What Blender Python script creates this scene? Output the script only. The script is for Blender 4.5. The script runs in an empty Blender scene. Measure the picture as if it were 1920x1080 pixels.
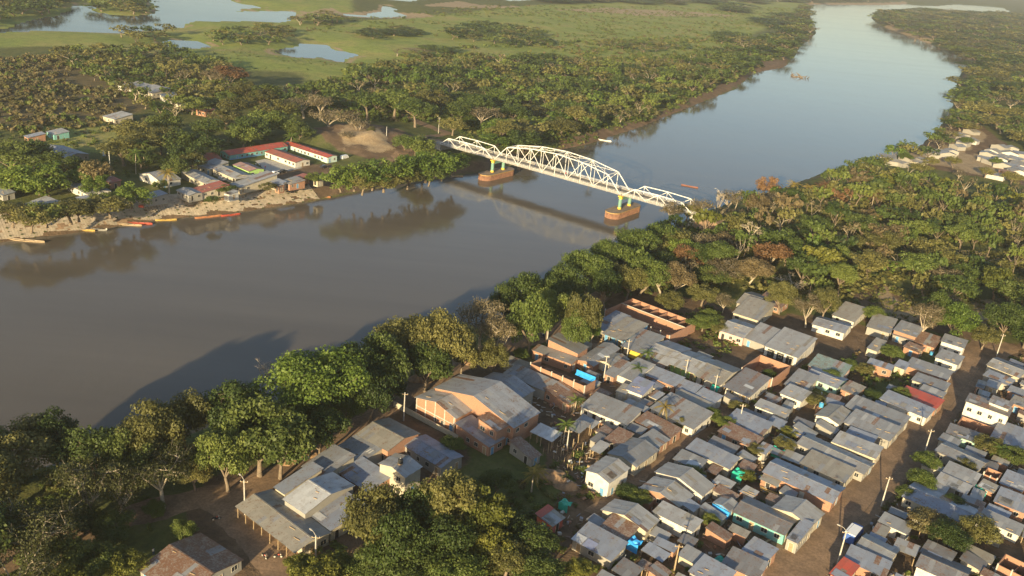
import bpy, bmesh, math, random
import numpy as np
from mathutils import Vector, Matrix

# ------------------------------------------------------------------ camera, sky, sun, exposure
SC = bpy.context.scene
COL = SC.collection
R = math.radians
CAM_H = 120.0; PITCH = R(22.0); ROLL = R(5.5)
cam_data = bpy.data.cameras.new('camera')
cam_data.sensor_width = 36.0; cam_data.lens = 36.0 * 1660 / 1920
cam_data.clip_start = 1.0; cam_data.clip_end = 40000
cam = bpy.data.objects.new('camera', cam_data); COL.objects.link(cam)
fw = Vector((0, math.cos(PITCH), -math.sin(PITCH))); up0 = Vector((0, math.sin(PITCH), math.cos(PITCH))); rt0 = Vector((1, 0, 0))
rt = math.cos(ROLL) * rt0 + math.sin(ROLL) * up0
up = -math.sin(ROLL) * rt0 + math.cos(ROLL) * up0
mw = Matrix((rt, up, -fw)).transposed().to_4x4(); mw.translation = (0, 0, CAM_H)
cam.matrix_world = mw
SC.camera = cam

SUN_AZ = 251.0; SUN_EL = 11.8
world = bpy.data.worlds.new('World'); SC.world = world; world.use_nodes = True
wn = world.node_tree.nodes; wl = world.node_tree.links
sky = wn.new('ShaderNodeTexSky'); sky.sky_type = 'NISHITA'; sky.sun_disc = False
sky.sun_elevation = R(SUN_EL); sky.sun_rotation = R(90 - SUN_AZ)
sky.air_density = 1.0; sky.dust_density = 1.3; sky.ozone_density = 1.5; sky.altitude = 100
wl.new(sky.outputs[0], wn['Background'].inputs[0]); wn['Background'].inputs[1].default_value = 0.085
sun_data = bpy.data.lights.new('sun', 'SUN'); sun_data.energy = 5.0; sun_data.angle = R(0.6); sun_data.color = (1.0, 0.80, 0.47)
sun = bpy.data.objects.new('sun', sun_data); COL.objects.link(sun)
sd = Vector((math.cos(R(SUN_AZ)) * math.cos(R(SUN_EL)), math.sin(R(SUN_AZ)) * math.cos(R(SUN_EL)), math.sin(R(SUN_EL))))
sun.rotation_euler = sd.to_track_quat('Z', 'Y').to_euler(); sun.location = (-200, -100, 300)
SC.view_settings.view_transform = 'Standard'; SC.view_settings.look = 'None'
SC.view_settings.exposure = 1.25; SC.view_settings.gamma = 1.0
SC.cycles.max_bounces = 6; SC.cycles.diffuse_bounces = 2; SC.cycles.glossy_bounces = 2; SC.cycles.transmission_bounces = 2
SC.cycles.volume_bounces = 0; SC.cycles.transparent_max_bounces = 4; SC.cycles.caustics_reflective = False; SC.cycles.caustics_refractive = False
SC.cycles.use_denoising = True
rng = random.Random(7); nrng = np.random.default_rng(7)

# ------------------------------------------------------------------ layout, in metres (x right, y away from the camera, z above the water)
RIVER_RIGHT = [(-144.6,113.9),(-124.3,135.5),(-106.3,158.2),(-84.8,175.3),(-62.8,197.9),(-37.4,225.8),(-12.2,256.4),(8.0,281.7),(27.9,315.1),(52.3,355.9),(80.0,404.4),(107.7,442.3),(149.7,488.2),(190.1,542.3),(235.0,585.2),(279.3,635.0),(342.4,745.3),(414.4,886.9),(509.2,1097.2),(622.0,1325.2),(658.3,1435.2),(686.6,1630.1),(705.4,1806.5),(727.3,1987.3),(786.6,2214.1),(907.8,2534.7),(1122.3,2878.5),(1410.2,3337.3)]
RIVER_LEFT = [(1263.9,3252.0),(1052.8,2962.7),(749.4,2600.9),(548.1,1889.0),(481.3,1603.7),(382.8,1338.9),(338.2,1198.0),(288.8,1056.5),(236.3,980.4),(191.6,849.1),(141.2,749.0),(78.5,621.1),(37.8,547.9),(17.5,522.0),(0.6,491.2),(-14.6,463.5),(-30.5,447.4),(-47.8,430.3),(-65.9,410.8),(-89.7,380.7),(-116.9,353.0),(-143.1,334.2),(-164.4,312.0),(-184.5,294.2),(-216.6,259.8),(-248.3,221.1)]
LAGOONS = [[(-486.5,677.9),(-459.9,773.4),(-469.3,841.9),(-485.2,943.3),(-507.2,1010.7),(-485.3,992.3),(-463.1,955.4),(-425.1,945.9),(-411.5,973.5),(-422.8,1022.6),(-452.5,1079.9),(-508.9,1170.3),(-441.8,1291.1),(-391.7,1184.1),(-349.1,1157.4),(-364.7,1113.8),(-357.4,1083.4),(-301.3,1155.8),(-290.8,1105.7),(-280.1,1028.1),(-300.1,1014.1),(-332.8,987.0),(-361.4,957.7),(-357.7,915.5),(-358.7,877.6),(-381.0,823.3),(-415.9,805.1),(-439.9,787.5),(-455.0,764.8)],[(-326.4,788.7),(-325.9,813.9),(-306.9,821.4),(-287.3,796.6),(-300.4,778.4),(-316.8,773.0)],[(-231.5,805.4),(-224.7,842.5),(-225.1,863.3),(-202.7,877.2),(-187.3,843.3),(-167.1,835.0),(-161.8,781.0),(-187.3,790.5),(-203.1,779.1),(-225.2,791.4)],[(-250.9,1172.9),(-218.8,1184.6),(-212.2,1258.7),(-223.1,1349.6),(-198.5,1283.4),(-173.9,1217.7),(-196.8,1177.4),(-233.2,1153.5)],[(-257.6,1435.9),(-222.3,1534.6),(-164.6,1576.0),(-210.2,1453.0)],[(-71.1,1718.9),(-12.9,1814.8),(-21.5,1716.4),(-59.0,1666.4)],[(1230.6,3071.8),(1676.2,3773.8),(1900.6,3883.8),(1742.2,3491.7),(1398.8,3056.3),(1264.5,2984.4)]]
ROADS = [('river_road','dirt road along the river bank',[(-95.9,121.6),(-81.3,133.4),(-71.9,144.0),(-56.3,154.9),(-45.0,163.2),(-38.7,177.0),(-31.3,191.2),(-23.8,204.2),(-14.2,220.9),(-6.7,232.7),(1.5,241.8),(12.9,247.4),(20.7,262.2),(29.6,282.4),(39.1,297.3)],8.0),('side_street','dirt side street',[(-58.9,155.8),(-52.6,150.3),(-43.3,141.3),(-34.1,130.3)],11.0),('wide_street','wide dirt street',[(52.6,136.5),(64.8,151.5),(77.6,168.0),(92.4,186.3),(107.2,204.9),(125.4,228.4),(139.2,246.0),(154.9,266.0),(168.3,279.1)],13),('grass_lane','grassy lane',[(21.8,159.3),(31.1,172.8),(41.5,186.9),(51.7,201.4),(59.0,211.1)],4.0),('shop_lane','lane before the shops',[(17.8,245.5),(29.2,244.2),(39.4,232.2),(51.7,220.1),(61.7,210.2),(64.7,203.8)],4.0),('village_road','dirt road of the far bank',[(-44.9,518.3),(-55.8,491.8),(-67.4,433.7),(-82.2,414.0),(-101.7,389.9),(-115.1,369.6),(-129.1,356.2),(-138.7,340.3),(-151.7,325.5),(-170.1,312.6),(-194.5,293.1)],6.0),('bridge_road','road leaving the bridge through the trees',[(-48.0,516.9),(-61.2,534.1),(-86.2,568.3),(-103.5,587.9)],7)]
DIRT = [[(-107.5,507.4),(-91.1,519.8),(-69.5,502.6),(-55.0,462.1),(-60.6,442.1),(-75.9,435.9),(-90.5,441.4),(-108.2,458.3),(-116.7,481.2)],[(192.6,855.9),(228.5,946.4),(285.1,1031.1),(302.4,1087.1),(282.5,1111.0),(235.2,1010.0),(143.3,769.6),(79.5,634.3),(38.0,557.4),(24.0,536.0),(17.2,516.0),(37.0,535.8),(77.0,608.8),(137.5,733.4)],[(125.9,306.4),(140.8,326.4),(147.7,322.6),(150.0,307.3),(152.2,293.2),(165.0,296.2),(186.6,321.6),(178.0,299.3),(162.2,277.8),(152.1,275.5),(137.7,285.3),(123.2,286.4)],[(31.5,282.9),(45.7,296.4),(70.1,292.5),(83.8,277.1),(101.9,264.3),(93.2,240.0),(64.7,203.8),(55.0,232.0),(29.4,248.1)],[(8.1,236.0),(33.3,256.9),(71.4,235.4),(105.0,222.9),(144.3,265.6),(176.5,281.0),(164.1,234.3),(109.9,134.2),(9.7,121.3),(16.3,171.4),(6.0,192.9)],[(-62.1,158.3),(-44.9,171.8),(-26.0,209.1),(1.5,241.8),(9.7,229.3),(3.3,192.4),(-6.1,176.3),(-30.3,130.8),(-58.5,126.8)],[(-144.4,338.3),(-126.6,362.1),(-116.9,408.8),(-89.5,423.9),(-80.9,407.4),(-97.4,373.3),(-122.7,338.1),(-166.9,298.6),(-194.6,281.2),(-199.3,288.6),(-172.7,309.7)],[(78.6,287.3),(111.1,283.5),(136.3,272.0),(108.5,233.0),(88.1,238.9),(76.2,258.5)],[(258.1,612.6),(332.8,710.2),(371.4,738.9),(340.4,607.1),(339.2,563.8),(302.2,531.0),(281.3,542.1),(239.0,552.4)]]
FIELDS = [[(-467.5,598.0),(-378.5,705.8),(-324.1,707.1),(-247.3,718.0),(-230.9,885.6),(-229.6,1135.6),(-297.0,1465.3),(-684.5,890.1)],[(-243.4,933.7),(-217.7,1077.2),(-147.9,1224.6),(-10.0,1581.4),(361.2,2208.3),(736.0,2608.3),(556.5,1991.5),(350.8,1477.3),(173.2,993.1),(78.2,888.7),(-0.5,887.0),(-71.5,808.2),(-119.8,725.5),(-139.2,654.7),(-150.5,636.1),(-181.0,694.3),(-232.6,674.4),(-266.2,710.8),(-273.2,794.3),(-239.6,842.4)],[(-250.0,437.0),(-223.7,462.5),(-191.8,447.7),(-182.4,418.4),(-195.8,402.1),(-219.1,403.3)]]
SCRUB = [[(-373.7,587.3),(-347.8,662.5),(-274.2,603.7),(-216.2,515.0),(-224.2,464.1),(-253.1,443.4),(-275.6,426.2)]]
SAND = [[(-102.6,484.8),(-96.2,500.6),(-86.5,478.3),(-77.0,474.4),(-69.7,456.0),(-77.4,444.5),(-87.2,454.8),(-91.7,446.9),(-100.5,464.2)],[(131.4,307.8),(142.6,325.8),(145.5,319.3),(143.5,305.7),(150.1,297.4),(139.6,290.3),(129.0,292.4)],[(237.2,565.6),(255.3,595.5),(277.5,596.9),(327.4,687.7),(359.7,722.8),(353.0,689.6),(299.6,606.0),(326.9,625.2),(339.6,577.6),(322.2,544.5),(285.3,543.6),(263.1,561.8)],[(178.2,316.8),(187.3,323.9),(178.4,304.2),(162.5,286.5),(153.8,283.6)],[(-253.1,1121.8),(-204.6,1144.3),(-169.0,1174.6),(-139.8,1229.0),(-152.8,1264.3),(-194.9,1251.1),(-216.5,1337.5),(-226.0,1325.5),(-221.6,1237.6),(-250.5,1171.0)],[(-174.1,1369.8),(-133.4,1533.0),(-94.9,1489.1),(-26.9,1528.1),(-58.4,1447.6),(-120.6,1394.1)],[(-291.2,1117.2),(-273.4,1211.6),(-253.3,1184.1),(-265.8,1093.5)],[(26.2,1525.7),(173.4,1586.2),(405.0,1814.7),(296.7,1790.5),(135.6,1700.4)],[(733.9,2599.7),(1081.1,3045.7),(1322.4,3407.3),(1248.1,3211.4),(1013.7,2850.6),(708.4,2454.5)],[(671.6,1800.3),(675.4,1727.3),(659.4,1563.3),(704.9,1648.3),(735.5,1859.3),(729.2,1961.8)],[(669.0,1470.6),(660.3,1399.9),(607.8,1282.6),(618.0,1322.5)],[(349.4,752.2),(381.1,833.6),(388.9,811.7),(348.2,723.8)]]
TREES_NEAR = [(-97.5,150.0,5.0,15.0,8,'olive'),(-93.3,158.3,5.0,13.8,6,'dark'),(-78.9,140.7,5.0,16.2,7.5,'drydark'),(-81.2,127.1,5.0,16.2,7.5,'drydark'),(-83.2,153.8,5.0,13.8,7,'dark'),(-77.7,116.4,5.0,15.0,7,'drydark'),(-70.4,125.2,5.0,8,4.5,'dark'),(-65.3,127.2,5.0,6,4.0,'lime'),(-72.6,119.3,5.0,8,5,'lime'),(-80.1,135.2,5.0,9,5.5,'dark'),(-73.0,142.2,5.0,13.8,5.5,'drydark'),(-71.4,135.5,5.0,6.5,4.5,'dark'),(-77.2,126.4,5.0,8,5,'dark'),(-62.2,154.4,5.0,7,4,'olive'),(-96.1,136.9,5.0,16.2,8,'olive'),(-104.4,143.3,5.0,17.5,7,'dark'),(-106.0,138.4,5.0,17.5,8,'olive'),(-107.8,133.7,5.0,17.5,8,'dark'),(-109.5,128.4,5.0,17.5,8,'dark'),(-111.2,123.5,5.0,17.5,8,'olive'),(-113.1,118.8,5.0,17.5,8,'dark'),(-88.9,123.2,5.0,15.0,8,'dark'),(-104.1,151.9,5.0,15.0,7,'drydark'),(-73.7,158.9,5.0,17.5,7.5,'olive'),(-68.8,166.9,5.0,16.2,6,'olive'),(-66.2,147.4,5.0,16.2,6.5,'drydark'),(-74.3,151.1,5.0,15.0,6,'dark'),(-58.4,138.4,5.0,4.5,2.6,'green'),(-66.5,144.4,5.0,4,2.5,'green'),(-58.6,169.7,5.0,17.5,8,'dark'),(-50.8,161.7,5.0,18.8,9.5,'dark'),(-55.5,155.2,5.0,16.2,6.5,'green'),(-46.2,161.3,5.0,15.0,6,'green'),(-60.5,200.2,5.0,9,3.5,'bare'),(-44.1,180.8,5.0,20.0,11.0,'limetree'),(-39.8,170.7,5.0,12.5,6,'dark'),(-45.5,173.9,5.0,15.0,6,'green'),(-37.7,191.8,5.0,18.8,8,'dark'),(-31.8,199.5,5.0,18.8,8,'dark'),(-31.7,188.1,5.0,15.0,6,'dark'),(-36.8,184.8,5.0,12.5,5,'green'),(-29.1,196.8,5.0,9,4,'dark'),(-25.8,214.2,5.0,17.5,8,'fig'),(-17.0,215.0,5.0,18.8,9,'fig'),(-20.3,205.8,5.0,15.0,7,'dark'),(-11.6,214.8,5.0,13.8,5,'olive'),(-7.7,233.4,5.0,18.8,6.5,'dry'),(-3.1,223.4,5.0,18.8,6,'dry'),(-3.3,216.0,5.0,12.5,4.5,'olive'),(3.9,227.6,5.0,5,2.3,'green'),(6.8,233.2,5.0,20.0,7,'green'),(12.0,245.4,5.0,17.5,6,'green'),(5.0,257.3,5.0,17.5,7,'dark'),(20.8,238.6,5.0,21.2,5,'olive'),(19.6,235.2,5.0,15.0,4.5,'green'),(25.5,242.9,5.0,8,2.5,'limetree'),(-1.3,251.0,5.0,15.0,6,'dark'),(17.1,272.0,5.0,16.2,7,'dark'),(13.6,261.4,5.0,15.0,6,'dark'),(25.6,284.3,5.0,16.2,8,'umbrella'),(35.1,301.1,5.0,15.0,8,'umbrella'),(45.2,315.8,5.0,15.0,8,'umbrella'),(56.5,332.9,5.0,13.8,7,'umbrella'),(31.4,272.9,5.0,15.0,6,'dark'),(52.4,290.2,5.0,12.5,7,'dry'),(47.1,294.4,5.0,13.8,6,'dry'),(64.3,313.9,5.0,12.5,6,'rust'),(66.2,370.8,5.0,13.8,6,'drytan'),(90.5,393.7,5.0,16.2,3.5,'bare'),(101.1,405.6,5.0,15.0,3.5,'bare'),(96.0,350.5,5.0,16.2,5.5,'bare'),(75.2,384.2,5.0,9,6,'olive'),(39.4,281.9,5.0,13.8,6,'olive'),(99.5,274.6,5.0,12.5,5,'dry'),(106.1,279.7,5.0,13.8,5,'olive'),(92.9,284.2,5.0,12.5,5,'olive'),(136.2,271.6,5.0,15.0,6,'dry'),(150.1,276.7,5.0,13.8,7,'mango'),(146.3,285.0,5.0,13.8,6,'green'),(168.3,281.1,5.0,13.8,7,'dark'),(157.0,270.3,5.0,9,5,'olive'),(65.8,284.4,5.0,9,5,'olive'),(53.7,275.8,5.0,8,5,'olive'),(72.6,280.5,5.0,8,4,'dry'),(125.4,284.9,5.0,6,4,'green'),(240.5,559.4,5.0,7,5,'green'),(253.2,553.2,5.0,7,5,'olive'),(269.8,557.2,5.0,8,5,'olive'),(314.6,638.5,5.0,7,5,'green'),(281.0,537.1,5.0,7,5,'olive'),(305.0,574.0,5.0,7,4,'green'),(258.5,523.4,5.0,8,6,'dry'),(238.2,528.4,5.0,8,6,'olive'),(291.6,525.9,5.0,8,6,'olive'),(121.8,432.1,5.0,13.8,5,'rust'),(109.2,399.5,5.0,13.8,6,'tan'),(-21.6,138.8,5.0,16.2,6.5,'olive'),(-17.1,133.3,5.0,15.0,6,'dark'),(-7.6,144.1,5.0,17.5,6.5,'olive'),(-2.1,144.7,5.0,15.0,5.5,'lime'),(0.4,139.5,5.0,9,5,'lime'),(-8.9,135.9,5.0,12.5,6,'dark'),(-29.8,128.6,5.0,7,5,'lime'),(-24.9,131.0,5.0,6,4.5,'green'),(-13.5,129.8,5.0,9,6,'dark'),(-4.8,131.0,5.0,9,6,'green'),(3.9,136.1,5.0,8,5,'olive'),(17.9,138.3,5.0,4.5,3,'lime'),(8.9,142.4,5.0,8,5,'dark'),(-20.6,131.7,5.0,8,5,'dark'),(4.5,148.5,5.0,7,4,'dark'),(-14.6,143.8,5.0,13.8,6,'dark'),(0.5,162.0,5.0,7,4,'dark'),(10.0,134.7,5.0,7,4.5,'dark'),(-34.2,130.7,5.0,5,3,'lime'),(-10.1,177.3,5.0,5,3,'green'),(62.7,263.2,5.0,6,5,'green'),(66.8,261.5,5.0,5,4,'olive'),(65.2,268.2,5.0,6,4,'green'),(58.1,200.8,5.0,4,3,'green'),(55.2,204.4,5.0,4,3,'green'),(63.6,210.8,5.0,3.5,2.5,'olive'),(71.3,192.9,5.0,4,3,'olive'),(74.3,199.1,5.0,3.5,2.5,'lime'),(96.1,235.5,5.0,4,3,'green'),(103.2,243.3,5.0,4.5,3,'green'),(108.4,241.5,5.0,4,3,'olive'),(113.6,227.6,5.0,4,3,'green'),(104.8,224.3,5.0,4,3,'dark'),(120.6,255.6,5.0,5,3.5,'green'),(86.3,217.6,5.0,4,3,'olive'),(106.3,190.7,5.0,5,3.5,'green'),(101.5,181.9,5.0,5,3.5,'green'),(95.8,176.4,5.0,4,2.5,'dark'),(94.7,162.6,5.0,7,4.5,'rustgreen'),(97.5,158.4,5.0,7,4.5,'dark'),(105.8,161.5,5.0,7,4.5,'olive'),(125.2,200.5,5.0,6,4,'olive'),(130.0,196.3,5.0,6,4,'dark'),(115.9,191.0,5.0,4,3,'olive'),(105.9,173.9,5.0,4,3,'dark'),(63.9,189.7,5.0,3.5,2.5,'olive'),(46.2,177.3,5.0,3.5,2.5,'green'),(32.3,164.1,5.0,4,3,'green'),(30.1,165.7,5.0,4,3,'dark'),(46.9,159.6,5.0,3,2,'green'),(76.2,231.4,5.0,4,2.5,'green'),(46.8,199.3,5.0,3.5,2.5,'olive'),(58.8,177.7,5.0,3,2.2,'lime')]
TREES_LEFT = [(-189.7,332.2,6.0,13.4,10.4,'mango'),(-198.5,333.0,6.0,13.4,10.4,'mango'),(-185.7,332.3,6.0,12.3,9.1,'mango'),(-214.1,355.0,6.0,14.6,11.7,'dark'),(-209.6,365.1,6.0,13.4,10.4,'dark'),(-193.4,355.6,6.0,12.3,9.1,'dark'),(-177.0,346.9,6.0,11.2,6.5,'mango'),(-172.8,347.4,6.0,12.3,6.5,'rustgreen'),(-169.5,335.6,6.0,10.1,5.2,'mango'),(-151.1,327.8,6.0,11.2,7.8,'mango'),(-170.2,380.7,6.0,10.1,6.5,'dark'),(-178.9,383.3,6.0,13.4,10.4,'olive'),(-175.9,398.8,6.0,13.4,10.4,'olive'),(-172.4,408.5,6.0,13.4,10.4,'olive'),(-164.0,406.4,6.0,13.4,10.4,'dark'),(-151.8,387.4,6.0,12.3,7.8,'dark'),(-154.6,408.2,6.0,13.4,10.4,'dark'),(-149.7,369.4,6.0,10.1,6.5,'dark'),(-148.4,381.5,6.0,10.1,6.5,'olive'),(-189.5,418.9,6.0,13.4,10.4,'olive'),(-184.4,444.7,6.0,12.3,9.1,'dark'),(-179.5,294.8,6.0,9.0,7.8,'olive'),(-170.9,291.2,6.0,9.0,7.8,'olive'),(-169.0,298.3,6.0,9.0,7.8,'green'),(-163.0,303.6,6.0,9.0,7.8,'olive'),(-161.9,307.3,6.0,9.0,6.5,'olive'),(-153.1,313.8,6.0,9.0,7.8,'olive'),(-159.2,320.1,6.0,7.8,6.5,'dark'),(-161.6,442.0,6.0,12.3,9.1,'dark'),(-162.8,469.7,6.0,12.3,9.1,'olive'),(-140.5,444.5,6.0,14.6,10.4,'dark'),(-138.8,466.4,6.0,14.6,10.4,'green'),(-126.2,462.2,6.0,13.4,9.1,'dark'),(-140.7,432.2,6.0,12.3,7.8,'green'),(-132.0,518.1,6.0,14.6,11.7,'dry'),(-122.8,519.0,6.0,15.7,11.7,'dry'),(-108.8,485.1,6.0,15.7,11.7,'dry'),(-97.1,532.9,6.0,15.7,13.0,'umbrella'),(-82.2,540.9,6.0,15.7,13.0,'umbrella'),(-66.6,522.7,6.0,15.7,13.0,'umbrella'),(-63.3,574.6,6.0,14.6,11.7,'olive'),(-99.5,497.6,6.0,13.4,9.1,'dry'),(-43.1,543.0,6.0,13.4,10.4,'dark'),(-43.0,509.3,6.0,11.2,7.8,'olive'),(-32.2,576.5,6.0,13.4,10.4,'dark'),(-119.6,458.5,6.0,11.2,7.8,'dark'),(-200.3,590.9,6.0,14.6,11.7,'rust'),(-207.1,580.0,6.0,13.4,10.4,'dry'),(-175.3,545.5,6.0,13.4,10.4,'olive'),(-161.5,543.6,6.0,13.4,10.4,'dark'),(-166.8,499.4,6.0,12.3,9.1,'olive'),(-142.5,499.8,6.0,13.4,10.4,'olive'),(-79.5,376.8,6.0,12.3,7.8,'mango'),(-74.4,380.6,6.0,13.4,9.1,'mango'),(-66.9,385.1,6.0,14.6,10.4,'mango'),(-59.8,392.8,6.0,14.6,10.4,'mango'),(-52.7,402.8,6.0,15.7,10.4,'mango'),(-45.6,405.7,6.0,15.7,10.4,'mango'),(-38.6,411.5,6.0,14.6,9.1,'mango'),(-34.7,424.7,6.0,12.3,7.8,'mango'),(-69.7,375.0,6.0,9.0,6.5,'olive'),(-61.5,382.5,6.0,9.0,7.8,'olive'),(-52.0,390.7,6.0,9.0,6.5,'olive'),(-43.2,398.9,6.0,9.0,6.5,'green'),(-51.2,440.9,6.0,12.3,7.8,'green'),(-56.7,450.8,6.0,12.3,7.8,'green'),(-148.9,350.0,6.0,5.6,3.9,'green'),(-160.3,384.0,6.0,6.7,3.9,'dark'),(-123.3,356.0,6.0,4.5,3.9,'green'),(-108.9,364.6,6.0,4.5,3.9,'olive'),(-93.0,383.9,6.0,5.6,3.9,'green'),(-124.1,342.2,6.0,3.4,3.2,'green'),(-95.2,463.1,6.0,9,5,'dry'),(-93.4,479.6,6.0,12,7,'dry'),(-83.7,478.4,6.0,8,4,'olive'),(-63.3,458.6,6.0,10,6,'green')]
PALMS = [(-145.8,350.8,6,10,'yellow'),(-168.9,372.6,6,11,'green'),(-172.1,389.1,6,11,'green'),(16.0,187.0,5,6,'green'),(8.6,165.5,5,5,'yellow'),(41.8,201.1,5,6,'yellow'),(41.3,234.0,5,5,'green'),(36.1,466.5,5,5,'green'),(137.8,441.6,5,9,'yellow'),(145.3,439.2,5,9,'yellow'),(156.1,448.3,5,9,'rust'),(167.9,442.3,5,9,'green'),(176.5,435.4,5,9,'rust'),(9.9,169.2,5,4,'yellow'),(19.4,203.6,5,3.5,'green'),(-119.9,443.8,6,7,'green'),(-144.9,405.6,6,5,'green'),(-136.9,432.4,6,4,'green'),(38.2,224.9,5,4,'green'),(127.8,197.5,5,5,'green')]
ZONES = [('right_wood',[(60.9,357.8),(78.4,383.3),(102.6,407.6),(136.3,439.9),(169.4,477.2),(209.1,515.0),(222.1,507.8),(244.3,487.4),(278.1,483.0),(315.2,456.0),(208.8,279.7),(171.8,271.6),(180.2,299.8),(178.2,316.8),(156.5,299.0),(152.3,313.0),(148.8,337.3),(130.6,321.0),(112.6,288.5),(100.6,285.6),(98.5,299.6),(79.6,302.5),(63.8,288.5),(40.9,285.2),(31.5,282.9),(24.3,288.4),(35.4,315.4)],5,8.2,(6.5,15),'mix'),('upriver_wood',[(332.5,690.0),(382.2,815.3),(468.0,1001.4),(583.1,1224.7),(626.9,1348.4),(644.1,1505.8),(660.0,1662.6),(687.5,1862.5),(750.9,2092.3),(851.1,2343.5),(1181.4,2786.3),(1583.5,3080.3),(1697.2,2307.8),(489.0,620.0),(352.9,582.7),(355.5,637.1),(364.6,714.7)],5,13,(9,14),'olive'),('upriver_bank',[(258.1,612.6),(266.1,599.9),(322.3,695.2),(332.5,690.0),(298.8,629.9),(261.7,575.5),(219.0,533.9),(186.8,494.8),(171.2,483.4),(218.4,541.6)],5,9,(7,11),'mix'),('flood_wood',[(-176.4,537.9),(-145.2,613.6),(-126.1,712.3),(-70.6,798.4),(-0.4,875.6),(77.4,877.3),(164.6,975.1),(275.9,1203.8),(421.7,1554.3),(682.7,2402.9),(515.0,1767.7),(457.2,1552.6),(355.5,1266.6),(300.8,1106.7),(262.3,1079.2),(202.2,905.0),(144.4,777.8),(79.4,635.0),(37.8,557.5),(17.3,537.6),(1.7,498.5),(-16.0,484.7),(-28.5,535.4),(-42.4,544.7),(-52.7,548.0),(-79.3,569.4),(-119.4,532.4),(-144.3,528.5)],3,11.5,(7,15),'green'),('left_wood',[(-323.6,697.1),(-298.2,716.7),(-235.4,683.1),(-197.7,604.1),(-178.6,534.7),(-183.2,469.3),(-202.7,481.8),(-246.9,534.4),(-296.5,589.5),(-347.8,647.2)],5,10.5,(8,12),'olive'),('far_belt',[(-310.2,817.4),(-291.8,879.7),(-258.9,930.0),(-227.9,874.2),(-234.8,825.3),(-269.5,797.3),(-293.4,797.9)],2.5,11,(8,11),'olive'),('far_belt',[(-360.8,773.9),(-359.2,818.6),(-338.7,828.0),(-326.7,786.4),(-342.1,757.6)],2.5,10,(8,12),'dark'),('far_belt',[(-270.3,992.3),(-248.3,1100.7),(-225.7,1055.8),(-252.5,968.7)],2.5,11,(8,11),'olive'),('far_belt',[(-451.5,931.3),(-478.2,1012.9),(-491.6,1097.3),(-460.2,1068.6),(-416.1,984.9),(-420.0,934.5)],2.5,12,(9,13),'dark'),('far_belt',[(-490.9,749.9),(-479.9,808.7),(-480.3,862.7),(-491.4,945.0),(-519.4,1024.0),(-588.1,1062.0),(-625.7,881.1)],2.5,12,(9,13),'dark'),('far_belt',[(-107.1,1046.8),(-69.5,1124.1),(-45.8,1179.9),(2.6,1146.1),(12.6,1025.0),(-13.3,979.9),(-47.7,976.3),(-94.8,987.0)],2.5,12,(7,11),'dark'),('far_belt',[(250.9,1299.7),(303.9,1373.8),(292.5,1282.2),(240.8,1203.3)],2.5,11,(8,11),'dark'),('far_belt',[(412.8,2047.8),(468.6,2146.4),(421.3,1919.2),(383.2,1876.1)],2.5,14,(9,12),'dark'),('far_belt',[(409.2,1740.4),(524.8,1957.0),(492.1,1750.3),(393.2,1585.7)],2.5,13,(8,11),'dark'),('far_belt',[(-11.0,1654.4),(151.4,1926.2),(427.8,2226.6),(708.5,2675.3),(1394.3,3597.7),(1311.2,3378.5),(713.3,2578.9),(335.6,2042.8),(144.6,1828.7)],2.5,22,(8,11),'olive'),('far_belt',[(58.7,1046.8),(127.6,1123.4),(187.4,1127.4),(118.9,1034.5)],2.5,14,(6,10),'olive'),('far_belt',[(-137.0,826.2),(-106.7,897.6),(-74.8,896.7),(-106.5,818.8)],2.5,14,(5,9),'green'),('far_belt',[(-200.0,962.7),(-163.5,1053.8),(-130.4,1037.2),(-165.2,927.4)],2.5,16,(4,7),'dark'),('far_belt',[(1458.6,3363.3),(2069.5,4237.1),(2781.2,5062.4),(3400.1,5087.8),(2274.1,4126.6),(1967.8,3932.3)],2.5,22,(8,11),'dark')]
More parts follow.
